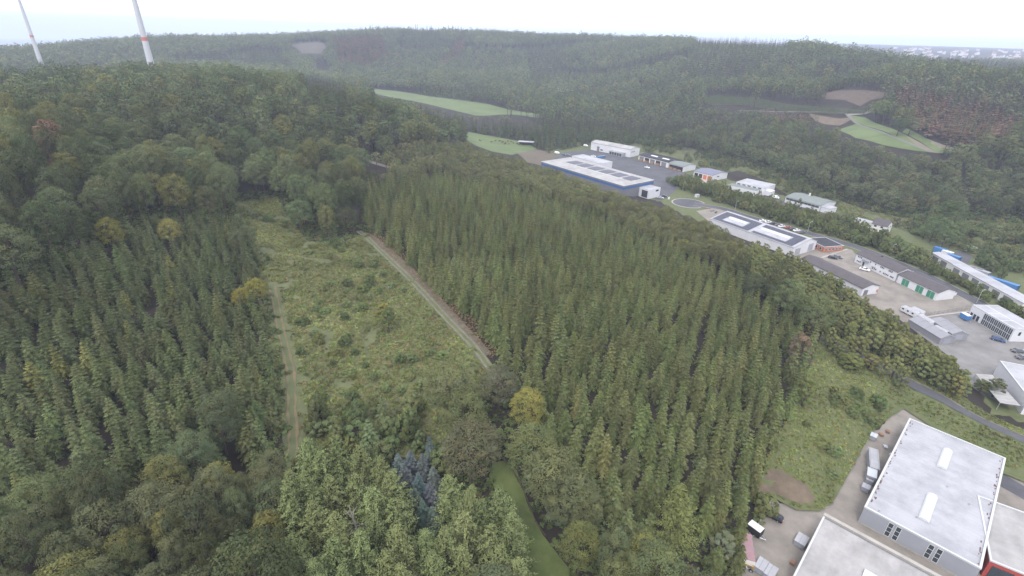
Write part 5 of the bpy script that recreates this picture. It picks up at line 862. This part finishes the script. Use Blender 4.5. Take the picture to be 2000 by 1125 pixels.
# ------------------------------------------------------------------ vehicles
def paint(name, col, rough=.28): return mat(name, col, rough, spec=.5)
PAINT = {'black': paint('car_black', (.012, .012, .015)), 'white': paint('car_white', (.72, .72, .72)), 'silver': paint('car_silver', (.36, .38, .40)), 'grey': paint('car_grey', (.10, .105, .115)), 'red': paint('car_red', (.25, .04, .03)), 'blue': paint('car_blue', (.04, .07, .16))}
M['tyre'] = mat('tyre', (.015, .015, .016), .9); M['tail'] = mat('tail_lamp', (.35, .01, .01), .3); M['head'] = mat('head_lamp', (.7, .72, .75), .15)
def prism(profile, y0_, y1_): n = len(profile); return [(x_, y0_, z_) for x_, z_ in profile] + [(x_, y1_, z_) for x_, z_ in profile], [tuple(range(n)), tuple(range(2 * n - 1, n - 1, -1))] + [(i, i + n, (i + 1) % n + n, (i + 1) % n) for i in range(n)]
def wheel(parent, x_, y_, r=.32, w_=.22):
    n = 14; V_ = []; F_ = []
    for yy in (y_ - w_ / 2, y_ + w_ / 2): V_ += [(x_ + r * math.cos(2 * math.pi * k / n), yy, r + r * math.sin(2 * math.pi * k / n)) for k in range(n)]
    F_ = [tuple(range(n - 1, -1, -1)), tuple(range(n, 2 * n))] + [(k, (k + 1) % n, n + (k + 1) % n, n + k) for k in range(n)]; o = mesh_obj('wheel', V_, F_, M['tyre'], parent); s_ = 1 if y_ > 0 else -1; yy = y_ + s_ * (w_ / 2 + .01)
    mesh_obj('rim', [(x_ + r * .6 * math.cos(2 * math.pi * k / n), yy, r + r * .6 * math.sin(2 * math.pi * k / n)) for k in range(n)], [tuple(range(n)) if s_ < 0 else tuple(range(n - 1, -1, -1))], M['steel'], o)
def car(label, rear, front, col, kind='saloon', L=4.5, name='car', cat='car', group=None):
    a, b_ = at(*rear, 0.4), at(*front, 0.4); mid = (a + b_) / 2; e = empty(name, (mid[0], mid[1], .05), math.atan2(b_[1] - a[1], b_[0] - a[0])); tag(e, label, cat, group); k = L / 4.5
    if kind == 'van': prof = [(-2.25, .35), (-2.25, 1.9), (-2.15, 2.0), (.9, 2.0), (1.5, 1.35), (2.2, 1.1), (2.3, .8), (2.28, .35)]; gl = [(.35, 1.35), (.75, 1.9), (.92, 1.93), (1.45, 1.37)]; gw = .86
    else: prof = [(-2.25, .38), (-2.28, .75), (-2.15, .98), (-1.2, 1.0), (.75, .98), (1.75, .90), (2.2, .75), (2.27, .55), (2.22, .32), (-2.1, .3)]; gl = None; gw = .82
    v, f = prism([(x_ * k, z_) for x_, z_ in prof], -.88, .88); body = mesh_obj('body', v, f, PAINT[col], e); bv = body.modifiers.new('bevel', 'BEVEL'); bv.width = .10; bv.segments = 2
    if kind == 'van': v, f = prism([(x_ * k, z_) for x_, z_ in gl], -.885, .885); mesh_obj('window', v, f, M['glass'], e)
    else:
        rb = -2.1 if kind == 'estate' else -1.75; rt = -1.75 if kind == 'estate' else -.95; Vc = [(x_ * k, sy * w_, z_) for x_, w_, z_ in ((rb, .80, .97), (1.05, .80, .97), (.30, .62, 1.43), (rt, .62, 1.43)) for sy in (-1, 1)]
        mesh_obj('window', Vc, [(0, 2, 4, 6), (1, 7, 5, 3), (2, 3, 5, 4), (0, 6, 7, 1), (6, 4, 5, 7)], M['glass'], e); box('roof', (rt * k - .04, .30 * k + .04, -.62, .62, 1.431, 1.48), PAINT[col], e)
        boxes('pillar', [(x_ * k - .05, x_ * k + .05, sy * .72 - .03, sy * .72 + .03, .98, 1.40) for x_ in (-.4,) for sy in (-1, 1)], PAINT[col], e)
    for x_ in (-1.4, 1.38):
        for y_ in (-.80, .80): wheel(e, x_ * k, y_)
    for sy in (-1, 1): box('headlight', (2.14 * k, 2.27 * k, sy * .62 - .16, sy * .62 + .16, .62, .76), M['head'], e); box('tail_light', (-2.31 * k, -2.2 * k, sy * .66 - .13, sy * .66 + .13, .70, .88), M['tail'], e)
    box('number_plate', (-2.33 * k, -2.26 * k, -.26, .26, .5, .61), M['white'], e); return e
car('black estate car parked alone in the yard', (1524,1016), (1492,999), 'black', 'estate', 4.7)
rdv = ROAD[5] - ROAD[2]; rdv = rdv / np.linalg.norm(rdv)
def car_along(label, px, py, col, kind='saloon', turn=0.0, L=4.5, name='car', cat='car'):
    p = at(px, py, .6); d = np.array([rdv[0] * math.cos(turn) - rdv[1] * math.sin(turn), rdv[0] * math.sin(turn) + rdv[1] * math.cos(turn), 0]); e = car(label, (0, 600), (1, 600), col, kind, L, name, cat); e.location = (p[0], p[1], .06); e.rotation_euler[2] = math.atan2(d[1], d[0]); return e
for zx, zy, c_, lb in ((950,655,'white','white car at the far end of the parked row by the solar hall'), (1005,668,'white','white car second from the far end of the row by the solar hall'), (1050,682,'black','black car beside the two white ones in the row by the solar hall'), (1100,695,'grey','dark car just past the black one in the row by the solar hall'), (1135,710,'white','white car in the middle of the row by the solar hall'), (1195,722,'red','dull red car in the row by the solar hall'), (1240,738,'black','black car between the red and the white one by the solar hall'), (1282,750,'white','white car near the street lamp by the solar hall'), (1330,768,'grey','grey car closest to the brick office')): car_along(lb, 1300 + .2 * zx, 300 + .2 * zy, c_, turn=1.2)
for px, py, c_, t_, lb, kd in ((1627,503,'black',.3,'black car in the brown lot, first of two side by side','estate'), (1637,502,'grey',.3,'dark grey car in the brown lot beside the black one','estate'), (1689,526,'white',.1,'white car before the white two-storey house','saloon'), (1950,663,'blue',.2,'dark car before the glass-fronted office','estate'), (1989,685,'grey',.9,'grey car at the right edge below the glass-fronted office','saloon'), (1998,698,'grey',.9,'grey car cut by the right edge','saloon'), (1290,386,'silver',.5,'silver car at the entrance of the blue-banded hall','saloon'), (1297,383,'black',.5,'black car at the entrance of the blue-banded hall','saloon'), (1264,327,'white',.2,'white car before the black-roofed timber shed','saloon'), (1900,484,'silver',.9,'silver car on the drive beside the thicket','saloon'), (1515,386,'white',.4,'white van beside the works building','van'), (1102,302,'blue',.6,'dark blue car behind the blue-banded hall','saloon'), (1109,303,'grey',.6,'grey car next to the dark blue one behind the blue-banded hall','saloon'), (1088,299,'white',.4,'white van at the edge of the fallow field','van'), (1144,285,'white',.2,'white van before the tall white metal hall','van'), (1159,305,'white',.5,'white car in the lot before the grey annex','saloon')): car_along(lb, px, py, c_, kd, t_)
def trailer_box(name, label, cat, p, q, w_, h, wall, roof, wheels=True, z0=.45, windows=0, bar=True):
    a, b_ = at(*p, h * .6), at(*q, h * .6); mid = (a + b_) / 2; L = float(np.linalg.norm((b_ - a)[:2])); e = empty(name, (mid[0], mid[1], .03), math.atan2(b_[1] - a[1], b_[0] - a[0])); tag(e, label, cat)
    bd = box('body', (-L / 2, L / 2, -w_ / 2, w_ / 2, z0, h), wall, e); bv = bd.modifiers.new('bevel', 'BEVEL'); bv.width = .12; bv.segments = 3; box('roof', (-L / 2 + .1, L / 2 - .1, -w_ / 2 + .1, w_ / 2 - .1, h + .002, h + .08), roof, e)
    for k in range(windows):
        x_ = -L / 2 + L * (k + .5) / windows
        for sy in (-1, 1): box('window', (x_ - .4, x_ + .4, sy * w_ / 2 - .03, sy * w_ / 2 + .03, h * .55, h * .82), M['glass'], e)
    if wheels:
        for x_ in (-.45, .45):
            for y_ in (-w_ / 2 + .15, w_ / 2 - .15): wheel(e, x_, y_, .33)
    if bar: mesh_obj('drawbar', *join_tubes([tube([(L / 2, -.5, .5), (L / 2 + 1.2, 0, .5)], [.05, .05], 6), tube([(L / 2, .5, .5), (L / 2 + 1.2, 0, .5)], [.05, .05], 6)]), M['steel'], e)
    return e
trailer_box('box_trailer', 'black box trailer with white roof at the edge of the yard', 'trailer', (1462,1024), (1488,1043), 2.1, 2.2, M['black'], M['white'])
trailer_box('caravan', 'white caravan behind the young trees, the larger of two', 'caravan', (1763,601), (1791,615), 2.3, 2.5, M['white'], M['roof_white'], windows=3); trailer_box('caravan', 'white caravan without side stripe beside the larger one', 'caravan', (1781,603), (1803,613), 2.2, 2.3, M['white'], M['roof_white'], windows=2)
trailer_box('truck_trailer', 'long white trailer beside the grey tent', 'trailer', (1795,618), (1820,633), 2.4, 2.6, M['white'], M['roof_white'], bar=False); trailer_box('truck_trailer', 'white trailer between the two grey tents', 'trailer', (1824,640), (1846,652), 2.4, 2.6, M['white'], M['roof_white'], bar=False)
trailer_box('blue_trailer', 'light blue trailer with white roof beside the glass-fronted office', 'trailer', (1879,614), (1893,622), 2.2, 2.4, M['blue_paint'], M['white'])
trailer_box('skip_container', 'bright blue skip in front of the far white hall', 'skip', (1168,307), (1181,305), 2.4, 1.9, M['blue_paint'], M['lead'], False, .1, bar=False)
for lb, A, B, C in (('large grey storage tent on the grey lot, nearer the office', (1818,624), (1860,653), (1840,616)), ('grey storage tent half hidden by the young trees', (1775,624), (1838,662), (1797,617))):
    b = Bld('storage_tent', lb, A, B, C, 2.4, 'tent', W=6.2); b.gable(M['tent'], M['tent'], 1.3, .5, .1)
    for k in range(5): x_ = b.L * k / 4; mesh_obj('seam', *tube([(x_, -.12, 2.5), (x_, b.W / 2, 3.92), (x_, b.W + .12, 2.5)], [.05] * 3, 5), M['lead'], b.root)
    b.opening('R', 1.6, 4.4, .1, 2.3, 'tent_flap', M['grey_wall'])
# ------------------------------------------------------------------ yard clutter
b = Bld('container_shed', 'long shed with pinkish ribbed roof at the spruce side of the yard', (1452,1092), (1476,1098), (1463,1043), 2.5, 'shed'); b.walls(M['offwhite']); r = b.flat(M['pink_roof'])
for k in range(14): b.part('roof_rib', (.02, b.L - .02, b.W * (k + .5) / 14 - .05, b.W * (k + .5) / 14 + .05, 2.622, 2.67), M['pink_roof'], r)
e = empty('yellow_machine', (*at(1461,1104,.5)[:2], 0), -.5); tag(e, 'small yellow framed machine at the end of the pink-roofed shed', 'machine'); boxes('frame', [(-1, -.9, -.8, .8, 0, 1.5), (.9, 1, -.8, .8, 0, 1.5), (-1, 1, -.8, -.7, 1.4, 1.5), (-1, 1, .7, .8, 1.4, 1.5)], M['yellow_paint'], e); box('engine', (-.7, .7, -.5, .5, .3, 1.1), M['lead'], e); wheel(e, -.7, -1.0, .4); wheel(e, .7, -1.0, .4)
def crate(label, px, py, ang_, L=2.3, W=1.5, h=1.3, m_='roof_white', name='storage_box', lid=True):
    p = at(px, py, h); e = empty(name, (p[0], p[1], .03), ang_); tag(e, label, 'storage box'); box('body', (-L / 2, L / 2, -W / 2, W / 2, .12, h), M['grey_wall'], e)
    if lid: box('lid', (-L / 2 - .06, L / 2 + .06, -W / 2 - .06, .1, h, h + .1), M[m_], e); box('lid', (-L / 2 - .06, L / 2 + .06, .2, W / 2 + .06, h, h + .1), M[m_], e)
    boxes('runner', [(-L / 2, L / 2, y_ - .06, y_ + .06, 0, .12) for y_ in (-.5, .5)], M['bark'], e); return e
aw = math.radians(46)
crate('pale storage box standing alone beside the bottom hall', 1566, 1053, aw, 3.0, 2.1, 1.4); crate('white storage box nearest the pink-roofed shed', 1488, 1102, aw, 3.1, 1.9, 1.4); crate('white storage box at the bottom edge of the yard', 1506, 1115, aw, 3.1, 1.9, 1.4)
crate('small grey bin box against the corner of the big hall', 1700, 936, aw, 1.6, 1.5, 1.5); crate('grey bin with white lid below the small sheds', 1692, 950, aw, 1.8, 1.6, 1.3); crate('grey box trailer at the far end of the yard', 1707, 850, aw, 2.0, 1.5, 1.3, 'steel')
for i, (px, py, lb) in enumerate(((1549,1098,'pallet stack beside the bottom hall'), (1735,842,'pallet stack behind the big white hall'), (1730,872,'stack of grey racks at the rear wall of the big hall'), (1722,848,'low pallet stack at the far end of the yard'))):
    p = at(px, py, .5); e = empty('pallet_stack', (p[0], p[1], .03), aw + .2 * i); tag(e, lb, 'pallets')
    for k in range(4): boxes('pallet', [(-.6, .6, -.4 + .2 * q, -.27 + .2 * q, .16 * k + .1, .16 * k + .13) for q in range(5)] + [(x_ - .05, x_ + .05, -.4, .53, .16 * k, .16 * k + .1) for x_ in (-.5, 0, .5)], M['timber'] if i != 2 else M['steel'], e)
# ------------------------------------------------------------------ street lamps, signs, fence
for px, py, lb in ((1435,411,'street lamp beside the turning circle end of the road'), (1577,453,'street lamp beside the solar hall'), (1738,499,'street lamp behind the white two-storey house'), (1907,592,'tall street lamp behind the glass-fronted office'), (1333,372,'street lamp at the green belt near the blue-banded hall')):
    p = at(px, py, 0); e = empty('street_lamp', (p[0], p[1], 0), math.atan2(-rdv[0], rdv[1]) + math.pi * .9); tag(e, lb, 'street lamp', 'lamps along the road'); mesh_obj('pole', *tube([(0, 0, 0), (0, 0, 3.5), (0, 0, 5.6), (.35, 0, 6.1), (1.2, 0, 6.3)], [.11, .09, .07, .06, .05], 8), M['steel'], e); box('lamp_head', (1.1, 1.9, -.14, .14, 6.22, 6.36), M['trim'], e)
def sign(name, label, px, py, w_, h0, h1, m_='white', turn=0.0):
    p = at(px, py, 0); e = empty(name, (p[0], p[1], 0), math.atan2(rdv[1], rdv[0]) + turn); tag(e, label, 'sign'); box('board', (-w_ / 2, w_ / 2, -.05, .05, h0, h1), M[m_], e)
    for s_ in (-1, 1): mesh_obj('post', *tube([(s_ * w_ * .4, .08, -.1), (s_ * w_ * .4, .08, h1)], [.05, .05], 6), M['steel'], e)
sign('sign_board', 'white sign board at the end of the garage row', 1862, 581, 3.0, .8, 2.2, turn=1.4); sign('sign_board', 'small white sign at the entrance of the blue-banded hall', 1306, 390, 1.5, .3, 2.0, turn=1.2)
p = at(1361, 385, 0); e = empty('transformer_box', (p[0], p[1], .05), .4); tag(e, 'white transformer box beside the turning circle', 'cabinet'); box('body', (-1.3, 1.3, -.9, .9, 0, 1.9), M['white'], e); box('roof', (-1.4, 1.4, -1, 1, 1.902, 2.05), M['trim'], e); box('door', (-.6, .6, -.94, -.905, .1, 1.7), M['grey_wall'], e)
FP = densify(P0([(1806,618),(1850,611),(1893,604)]), 2.4); e = empty('mesh_fence', (FP[0][0], FP[0][1], 0)); tag(e, 'thin wire mesh fence between the brown and the grey lot', 'fence'); q0 = np.array([*FP[0], 0])
for k in range(len(FP)):
    a_ = np.array([*FP[k], 0]) - q0; mesh_obj('post', *tube([a_, a_ + [0, 0, 1.8]], [.04, .04], 6), M['lead'], e)
    if k + 1 < len(FP):
        b_ = np.array([*FP[k + 1], 0]) - q0; wires = [tube([a_ + [0, 0, z_], b_ + [0, 0, z_]], [.012, .012], 3) for z_ in np.arange(.1, 1.8, .2)] + [tube([a_ * (1 - t) + b_ * t + [0, 0, .1], a_ * (1 - t) + b_ * t + [0, 0, 1.7]], [.012, .012], 3) for t in np.linspace(.1, .9, 9)]; mesh_obj('fence_panel', *join_tubes(wires), M['lead'], e)
for i, (px, py, lb) in enumerate(((1382,407,'stack of brown building material beside the turning circle'), (1390,412,'grey machine parts stacked behind the solar hall'), (1397,415,'pile of timber behind the solar hall'))):
    p = at(px, py, 0); e = empty('material_stack', (p[0], p[1], .03), .5 * i); tag(e, lb, 'material stack')
    for k in range(5): o = box('beam', (-1.6, 1.6, -.9 + .4 * (k % 3), -.6 + .4 * (k % 3), .3 * (k // 3), .28 + .3 * (k // 3)), (M['timber'], M['lead'], M['bark'])[i], e)
# ------------------------------------------------------------------ lawn rail, snag, log pile, trough
RAIL = densify(GP([(984,899),(1000,920),(1012,942),(1024,965),(1031,983),(1045,1020),(1065,1050)]), 2.2); z_ = drop(RAIL[:, 0], RAIL[:, 1]); e = empty('wooden_rail', (RAIL[0][0], RAIL[0][1], z_[0])); tag(e, 'low dark wooden rail fence along the lawn', 'fence'); q0 = np.array([RAIL[0][0], RAIL[0][1], z_[0]]); PP = np.c_[RAIL, z_] - q0
for k in range(len(PP)):
    mesh_obj('post', *tube([PP[k] - [0, 0, .3], PP[k] + [0, 0, .9]], [.09, .08], 7), M['bark'], e)
    if k + 1 < len(PP):
        for h_ in (.45, .8): mesh_obj('rail', *tube([PP[k] + [0, 0, h_], PP[k + 1] + [0, 0, h_]], [.07, .07], 6), M['bark'], e)
p = ground_pix(684, 997, 15); e = empty('dead_snag', (p[0], p[1], hz(p[0], p[1]))); tag(e, 'bare leaning dead trunk with stub branches among the larches', 'tree'); mesh_obj('trunk', *tube([(1.8, -.6, -.5), (1.0, -.3, 7), (.4, -.1, 12.5), (-.1, 0, 16.2)], [.28, .22, .15, .05], 8), M['bark_pale'], e)
for k in range(9): h_ = 9 + .75 * k; x_ = 1.0 - .13 * (h_ - 7); g = 2.6 + (k % 3) * .8 - (k % 2) * 2.4; l_ = 2.6 - .17 * k; mesh_obj('branch', *tube([(x_, -.2, h_), (x_ + math.cos(g) * l_ * .6, math.sin(g) * l_ * .6, h_ + .1), (x_ + math.cos(g) * l_, math.sin(g) * l_, h_ + .5)], [.06, .045, .02], 5), M['bark_pale'], e)
p = ground_pix(766, 324); e = empty('log_pile', (p[0], p[1], p[2]), .7); tag(e, 'small pile of reddish logs beside the forest road', 'log pile')
for k in range(15): r_ = k // 5; mesh_obj('log', *tube([(-3, (k % 5 - 2) * .62 + .31 * (r_ % 2), .35 + .55 * r_), (3, (k % 5 - 2) * .62 + .31 * (r_ % 2), .35 + .55 * r_)], [.3, .3], 8), M['timber'], e)
p = ground_pix(762, 563); e = empty('water_trough', (p[0], p[1], p[2] + .3), .6); tag(e, 'small white trough lying in the clearing', 'trough'); e.scale = (.6, .6, .6); V_ = [(x_ * k, y_ * k, z_) for z_, k in ((0, .8), (.8, 1.0)) for x_, y_ in ((-1.1, -.5), (1.1, -.5), (1.1, .5), (-1.1, .5))] + [(x_ * .92, y_ * .85, z_) for z_ in (.8, .3) for x_, y_ in ((-1.1, -.5), (1.1, -.5), (1.1, .5), (-1.1, .5))]
mesh_obj('basin', V_, [(3, 2, 1, 0), (0, 1, 5, 4), (1, 2, 6, 5), (2, 3, 7, 6), (3, 0, 4, 7), (4, 5, 9, 8), (5, 6, 10, 9), (6, 7, 11, 10), (7, 4, 8, 11), (8, 9, 13, 12), (9, 10, 14, 13), (10, 11, 15, 14), (11, 8, 12, 15), (12, 13, 14, 15)], M['white'], e)
# ------------------------------------------------------------------ wind turbines
M['tower'] = mat('turbine_white', (.42, .43, .45), .45); M['band'] = mat('turbine_red', (.40, .13, .105), .5)
def turbine(label, px, py, dist, band_py, band_px, hub=138.0):
    p = at_dist(px, py, dist); g = hz(p[0], p[1]); d_ = ray(band_px, band_py); bz = 100 + d_[2] * math.hypot(p[0], p[1]) / math.hypot(d_[0], d_[1]) - g; e = empty('wind_turbine', (p[0], p[1], g - .5)); tag(e, label, 'wind turbine', 'wind turbines on the hill')
    def rad(h_): return 3.4 + (1.2 - 3.4) * (h_ / hub) ** .8
    hs = [h_ for h_ in np.linspace(-2, hub, 24)]; mesh_obj('tower', *tube([(0, 0, h_) for h_ in hs], [rad(max(h_, 0)) for h_ in hs], 32), M['tower'], e, smooth=True)
    mesh_obj('red_band', *tube([(0, 0, bz - 1.6), (0, 0, bz + 1.6)], [rad(bz - 1.6) + .04, rad(bz + 1.6) + .04], 32), M['band'], e); box('door', (-.6, .6, -3.46, -3.3, .5, 2.9), M['lead'], e)
    nc = box('nacelle', (-1.9, 1.9, -5, 6, hub, hub + 3.8), M['tower'], e); bv = nc.modifiers.new('bevel', 'BEVEL'); bv.width = .8; bv.segments = 3; mesh_obj('hub', *tube([(0, -5, hub + 1.9), (0, -6.5, hub + 1.9), (0, -7.4, hub + 1.9)], [1.6, 1.4, .3], 16), M['tower'], e)
    for k in range(3):
        a_ = math.pi / 2 + k * 2 * math.pi / 3; u_ = np.array([math.cos(a_), 0, math.sin(a_)]); w_ = np.array([-math.sin(a_), 0, math.cos(a_)]); c0 = np.array([0, -6.2, hub + 1.9]); V_, F_ = [], []
        for r_, ch, th in ((1.2, .9, .9), (8, 1.7, .5), (22, 1.2, .3), (38, .6, .12), (41, .15, .05)):
            for x_, y_ in ((-.3, 0), (.1, .5), (.7, 0), (.1, -.5)): V_.append(c0 + u_ * r_ + w_ * x_ * ch * 2 + np.array([0, y_ * th * 2, 0]))
        for i in range(4):
            for j in range(4): F_.append((i * 4 + j, i * 4 + (j + 1) % 4, i * 4 + 4 + (j + 1) % 4, i * 4 + 4 + j))
        F_.append((16, 17, 18, 19)); mesh_obj('blade', V_, F_, M['tower'], e)
turbine('white wind turbine tower with red band, the larger one in the middle of the hilltop', 293, 118, 640, 75, 283); turbine('white wind turbine tower with red band near the left edge', 72, 100, 1120, 70, 63)
# ------------------------------------------------------------------ cattle
M['cow'] = mat('brown_hide', (.12, .055, .035), .85, noise=.3, nscale=1)
cs = [(-.95, 0, 1.15, .26), (-.4, 0, 1.12, .36), (.2, 0, 1.08, .40), (.75, 0, 1.15, .34), (1.1, 0, 1.2, .20), (1.45, 0, 1.05, .15), (1.75, 0, .82, .10), (-.9, .2, .75, .15), (-.98, .2, .4, .08), (-.9, .2, .02, .07), (-.9, -.2, .75, .15), (-.98, -.2, .4, .08), (-.9, -.2, .02, .07), (.7, .2, .7, .13), (.72, .2, .35, .07), (.7, .2, .02, .07), (.7, -.2, .7, .13), (.72, -.2, .35, .07), (.7, -.2, .02, .07), (-1.15, 0, .95, .04), (-1.18, 0, .5, .04)]
ce = [(0, 1), (1, 2), (2, 3), (3, 4), (4, 5), (5, 6), (0, 7), (7, 8), (8, 9), (0, 10), (10, 11), (11, 12), (3, 13), (13, 14), (14, 15), (3, 16), (16, 17), (17, 18), (0, 19), (19, 20)]
cm = bpy.data.meshes.new('cow'); cm.from_pydata([q[:3] for q in cs], ce, []); cm.materials.append(M['cow']); cow0 = bpy.data.objects.new('cow', cm); sk = cow0.modifiers.new('skin', 'SKIN'); 
for i, q in enumerate(cs): cm.skin_vertices[0].data[i].radius = (q[3], q[3])
cm.skin_vertices[0].data[2].use_root = True; ss = cow0.modifiers.new('smooth', 'SUBSURF'); ss.levels = 1; ss.render_levels = 1
for i, (zx, zy) in enumerate(((145,178),(157,181),(240,191),(270,181),(310,186),(330,189),(350,196),(370,186),(376,206),(396,191),(410,200),(440,205),(455,211),(470,201),(490,211),(345,206),(300,181),(324,196))):
    o = cow0 if i == 0 else cow0.copy(); link(o); p = ground_pix(900 + .25 * zx, 230 + .25 * zy + 1); o.location = (p[0], p[1], p[2] + .2); o.rotation_euler = (0, 0, RNG.uniform(0, 6.28)); tag(o, 'brown cow grazing on the green pasture', 'cow', 'cattle on the pasture')
# ------------------------------------------------------------------ far town on the plain beyond the ridge
M['town_roof'] = mat('town_roof', (.22, .13, .11), .8, noise=.3)
hv = boxv(-6, 6, -5, 5, -2, 6) + [(-6.4, 0, 10), (6.4, 0, 10), (-6.4, -5.5, 5.8), (6.4, -5.5, 5.8), (6.4, 5.5, 5.8), (-6.4, 5.5, 5.8)]; hm_ = bpy.data.meshes.new('town_house'); hm_.from_pydata(hv, [], BOXF + [(10, 11, 9, 8), (12, 13, 8, 9), (10, 8, 13), (11, 12, 9)]); hm_.materials.append(M['white']); hm_.materials.append(M['town_roof']); hm_.polygons.foreach_set('material_index', [0] * 6 + [1, 1, 0, 0]); hm_.update()
for i in range(80):
    px = 1740 + 270 * RNG.random() ** .8; hy = 72.5 + (px - 1000) * .0262; d0 = RNG.uniform(2300, 4200); p = at_dist(px, hy, d0); o = bpy.data.objects.new('town_house', hm_); link(o); g = hz(p[0], p[1]); o.location = (p[0], p[1], g + 1); o.rotation_euler = (0, 0, RNG.uniform(0, 3.14)); k = RNG.uniform(.8, 1.5); o.scale = (k, k, RNG.uniform(.8, 1.3)); tag(o, 'tiny pale house in the hazy town beyond the ridge', 'house', 'houses of the far town')
# ------------------------------------------------------------------ haze: even, faintly blue air round the whole scene
hb = mesh_obj('haze', [(x, y, z) for z in (-400, 270) for y in (-3990, 13500) for x in (-11800, 11800)], [(0, 2, 3, 1), (4, 5, 7, 6), (0, 1, 5, 4), (2, 6, 7, 3), (0, 4, 6, 2), (1, 3, 7, 5)], [])
hm = bpy.data.materials.new('haze_air'); hm.use_nodes = True; n_ = hm.node_tree.nodes; n_.clear(); pv = n_.new('ShaderNodeVolumePrincipled'); pv.inputs['Color'].default_value = (.70, .80, 1.0, 1); pv.inputs['Density'].default_value = .00019; pv.inputs['Anisotropy'].default_value = 0.0
ho = n_.new('ShaderNodeOutputMaterial'); hm.node_tree.links.new(pv.outputs[0], ho.inputs['Volume']); hb.data.materials.clear(); hb.data.materials.append(hm)
tag(hb, 'faint bluish haze over the hills', kind='stuff')
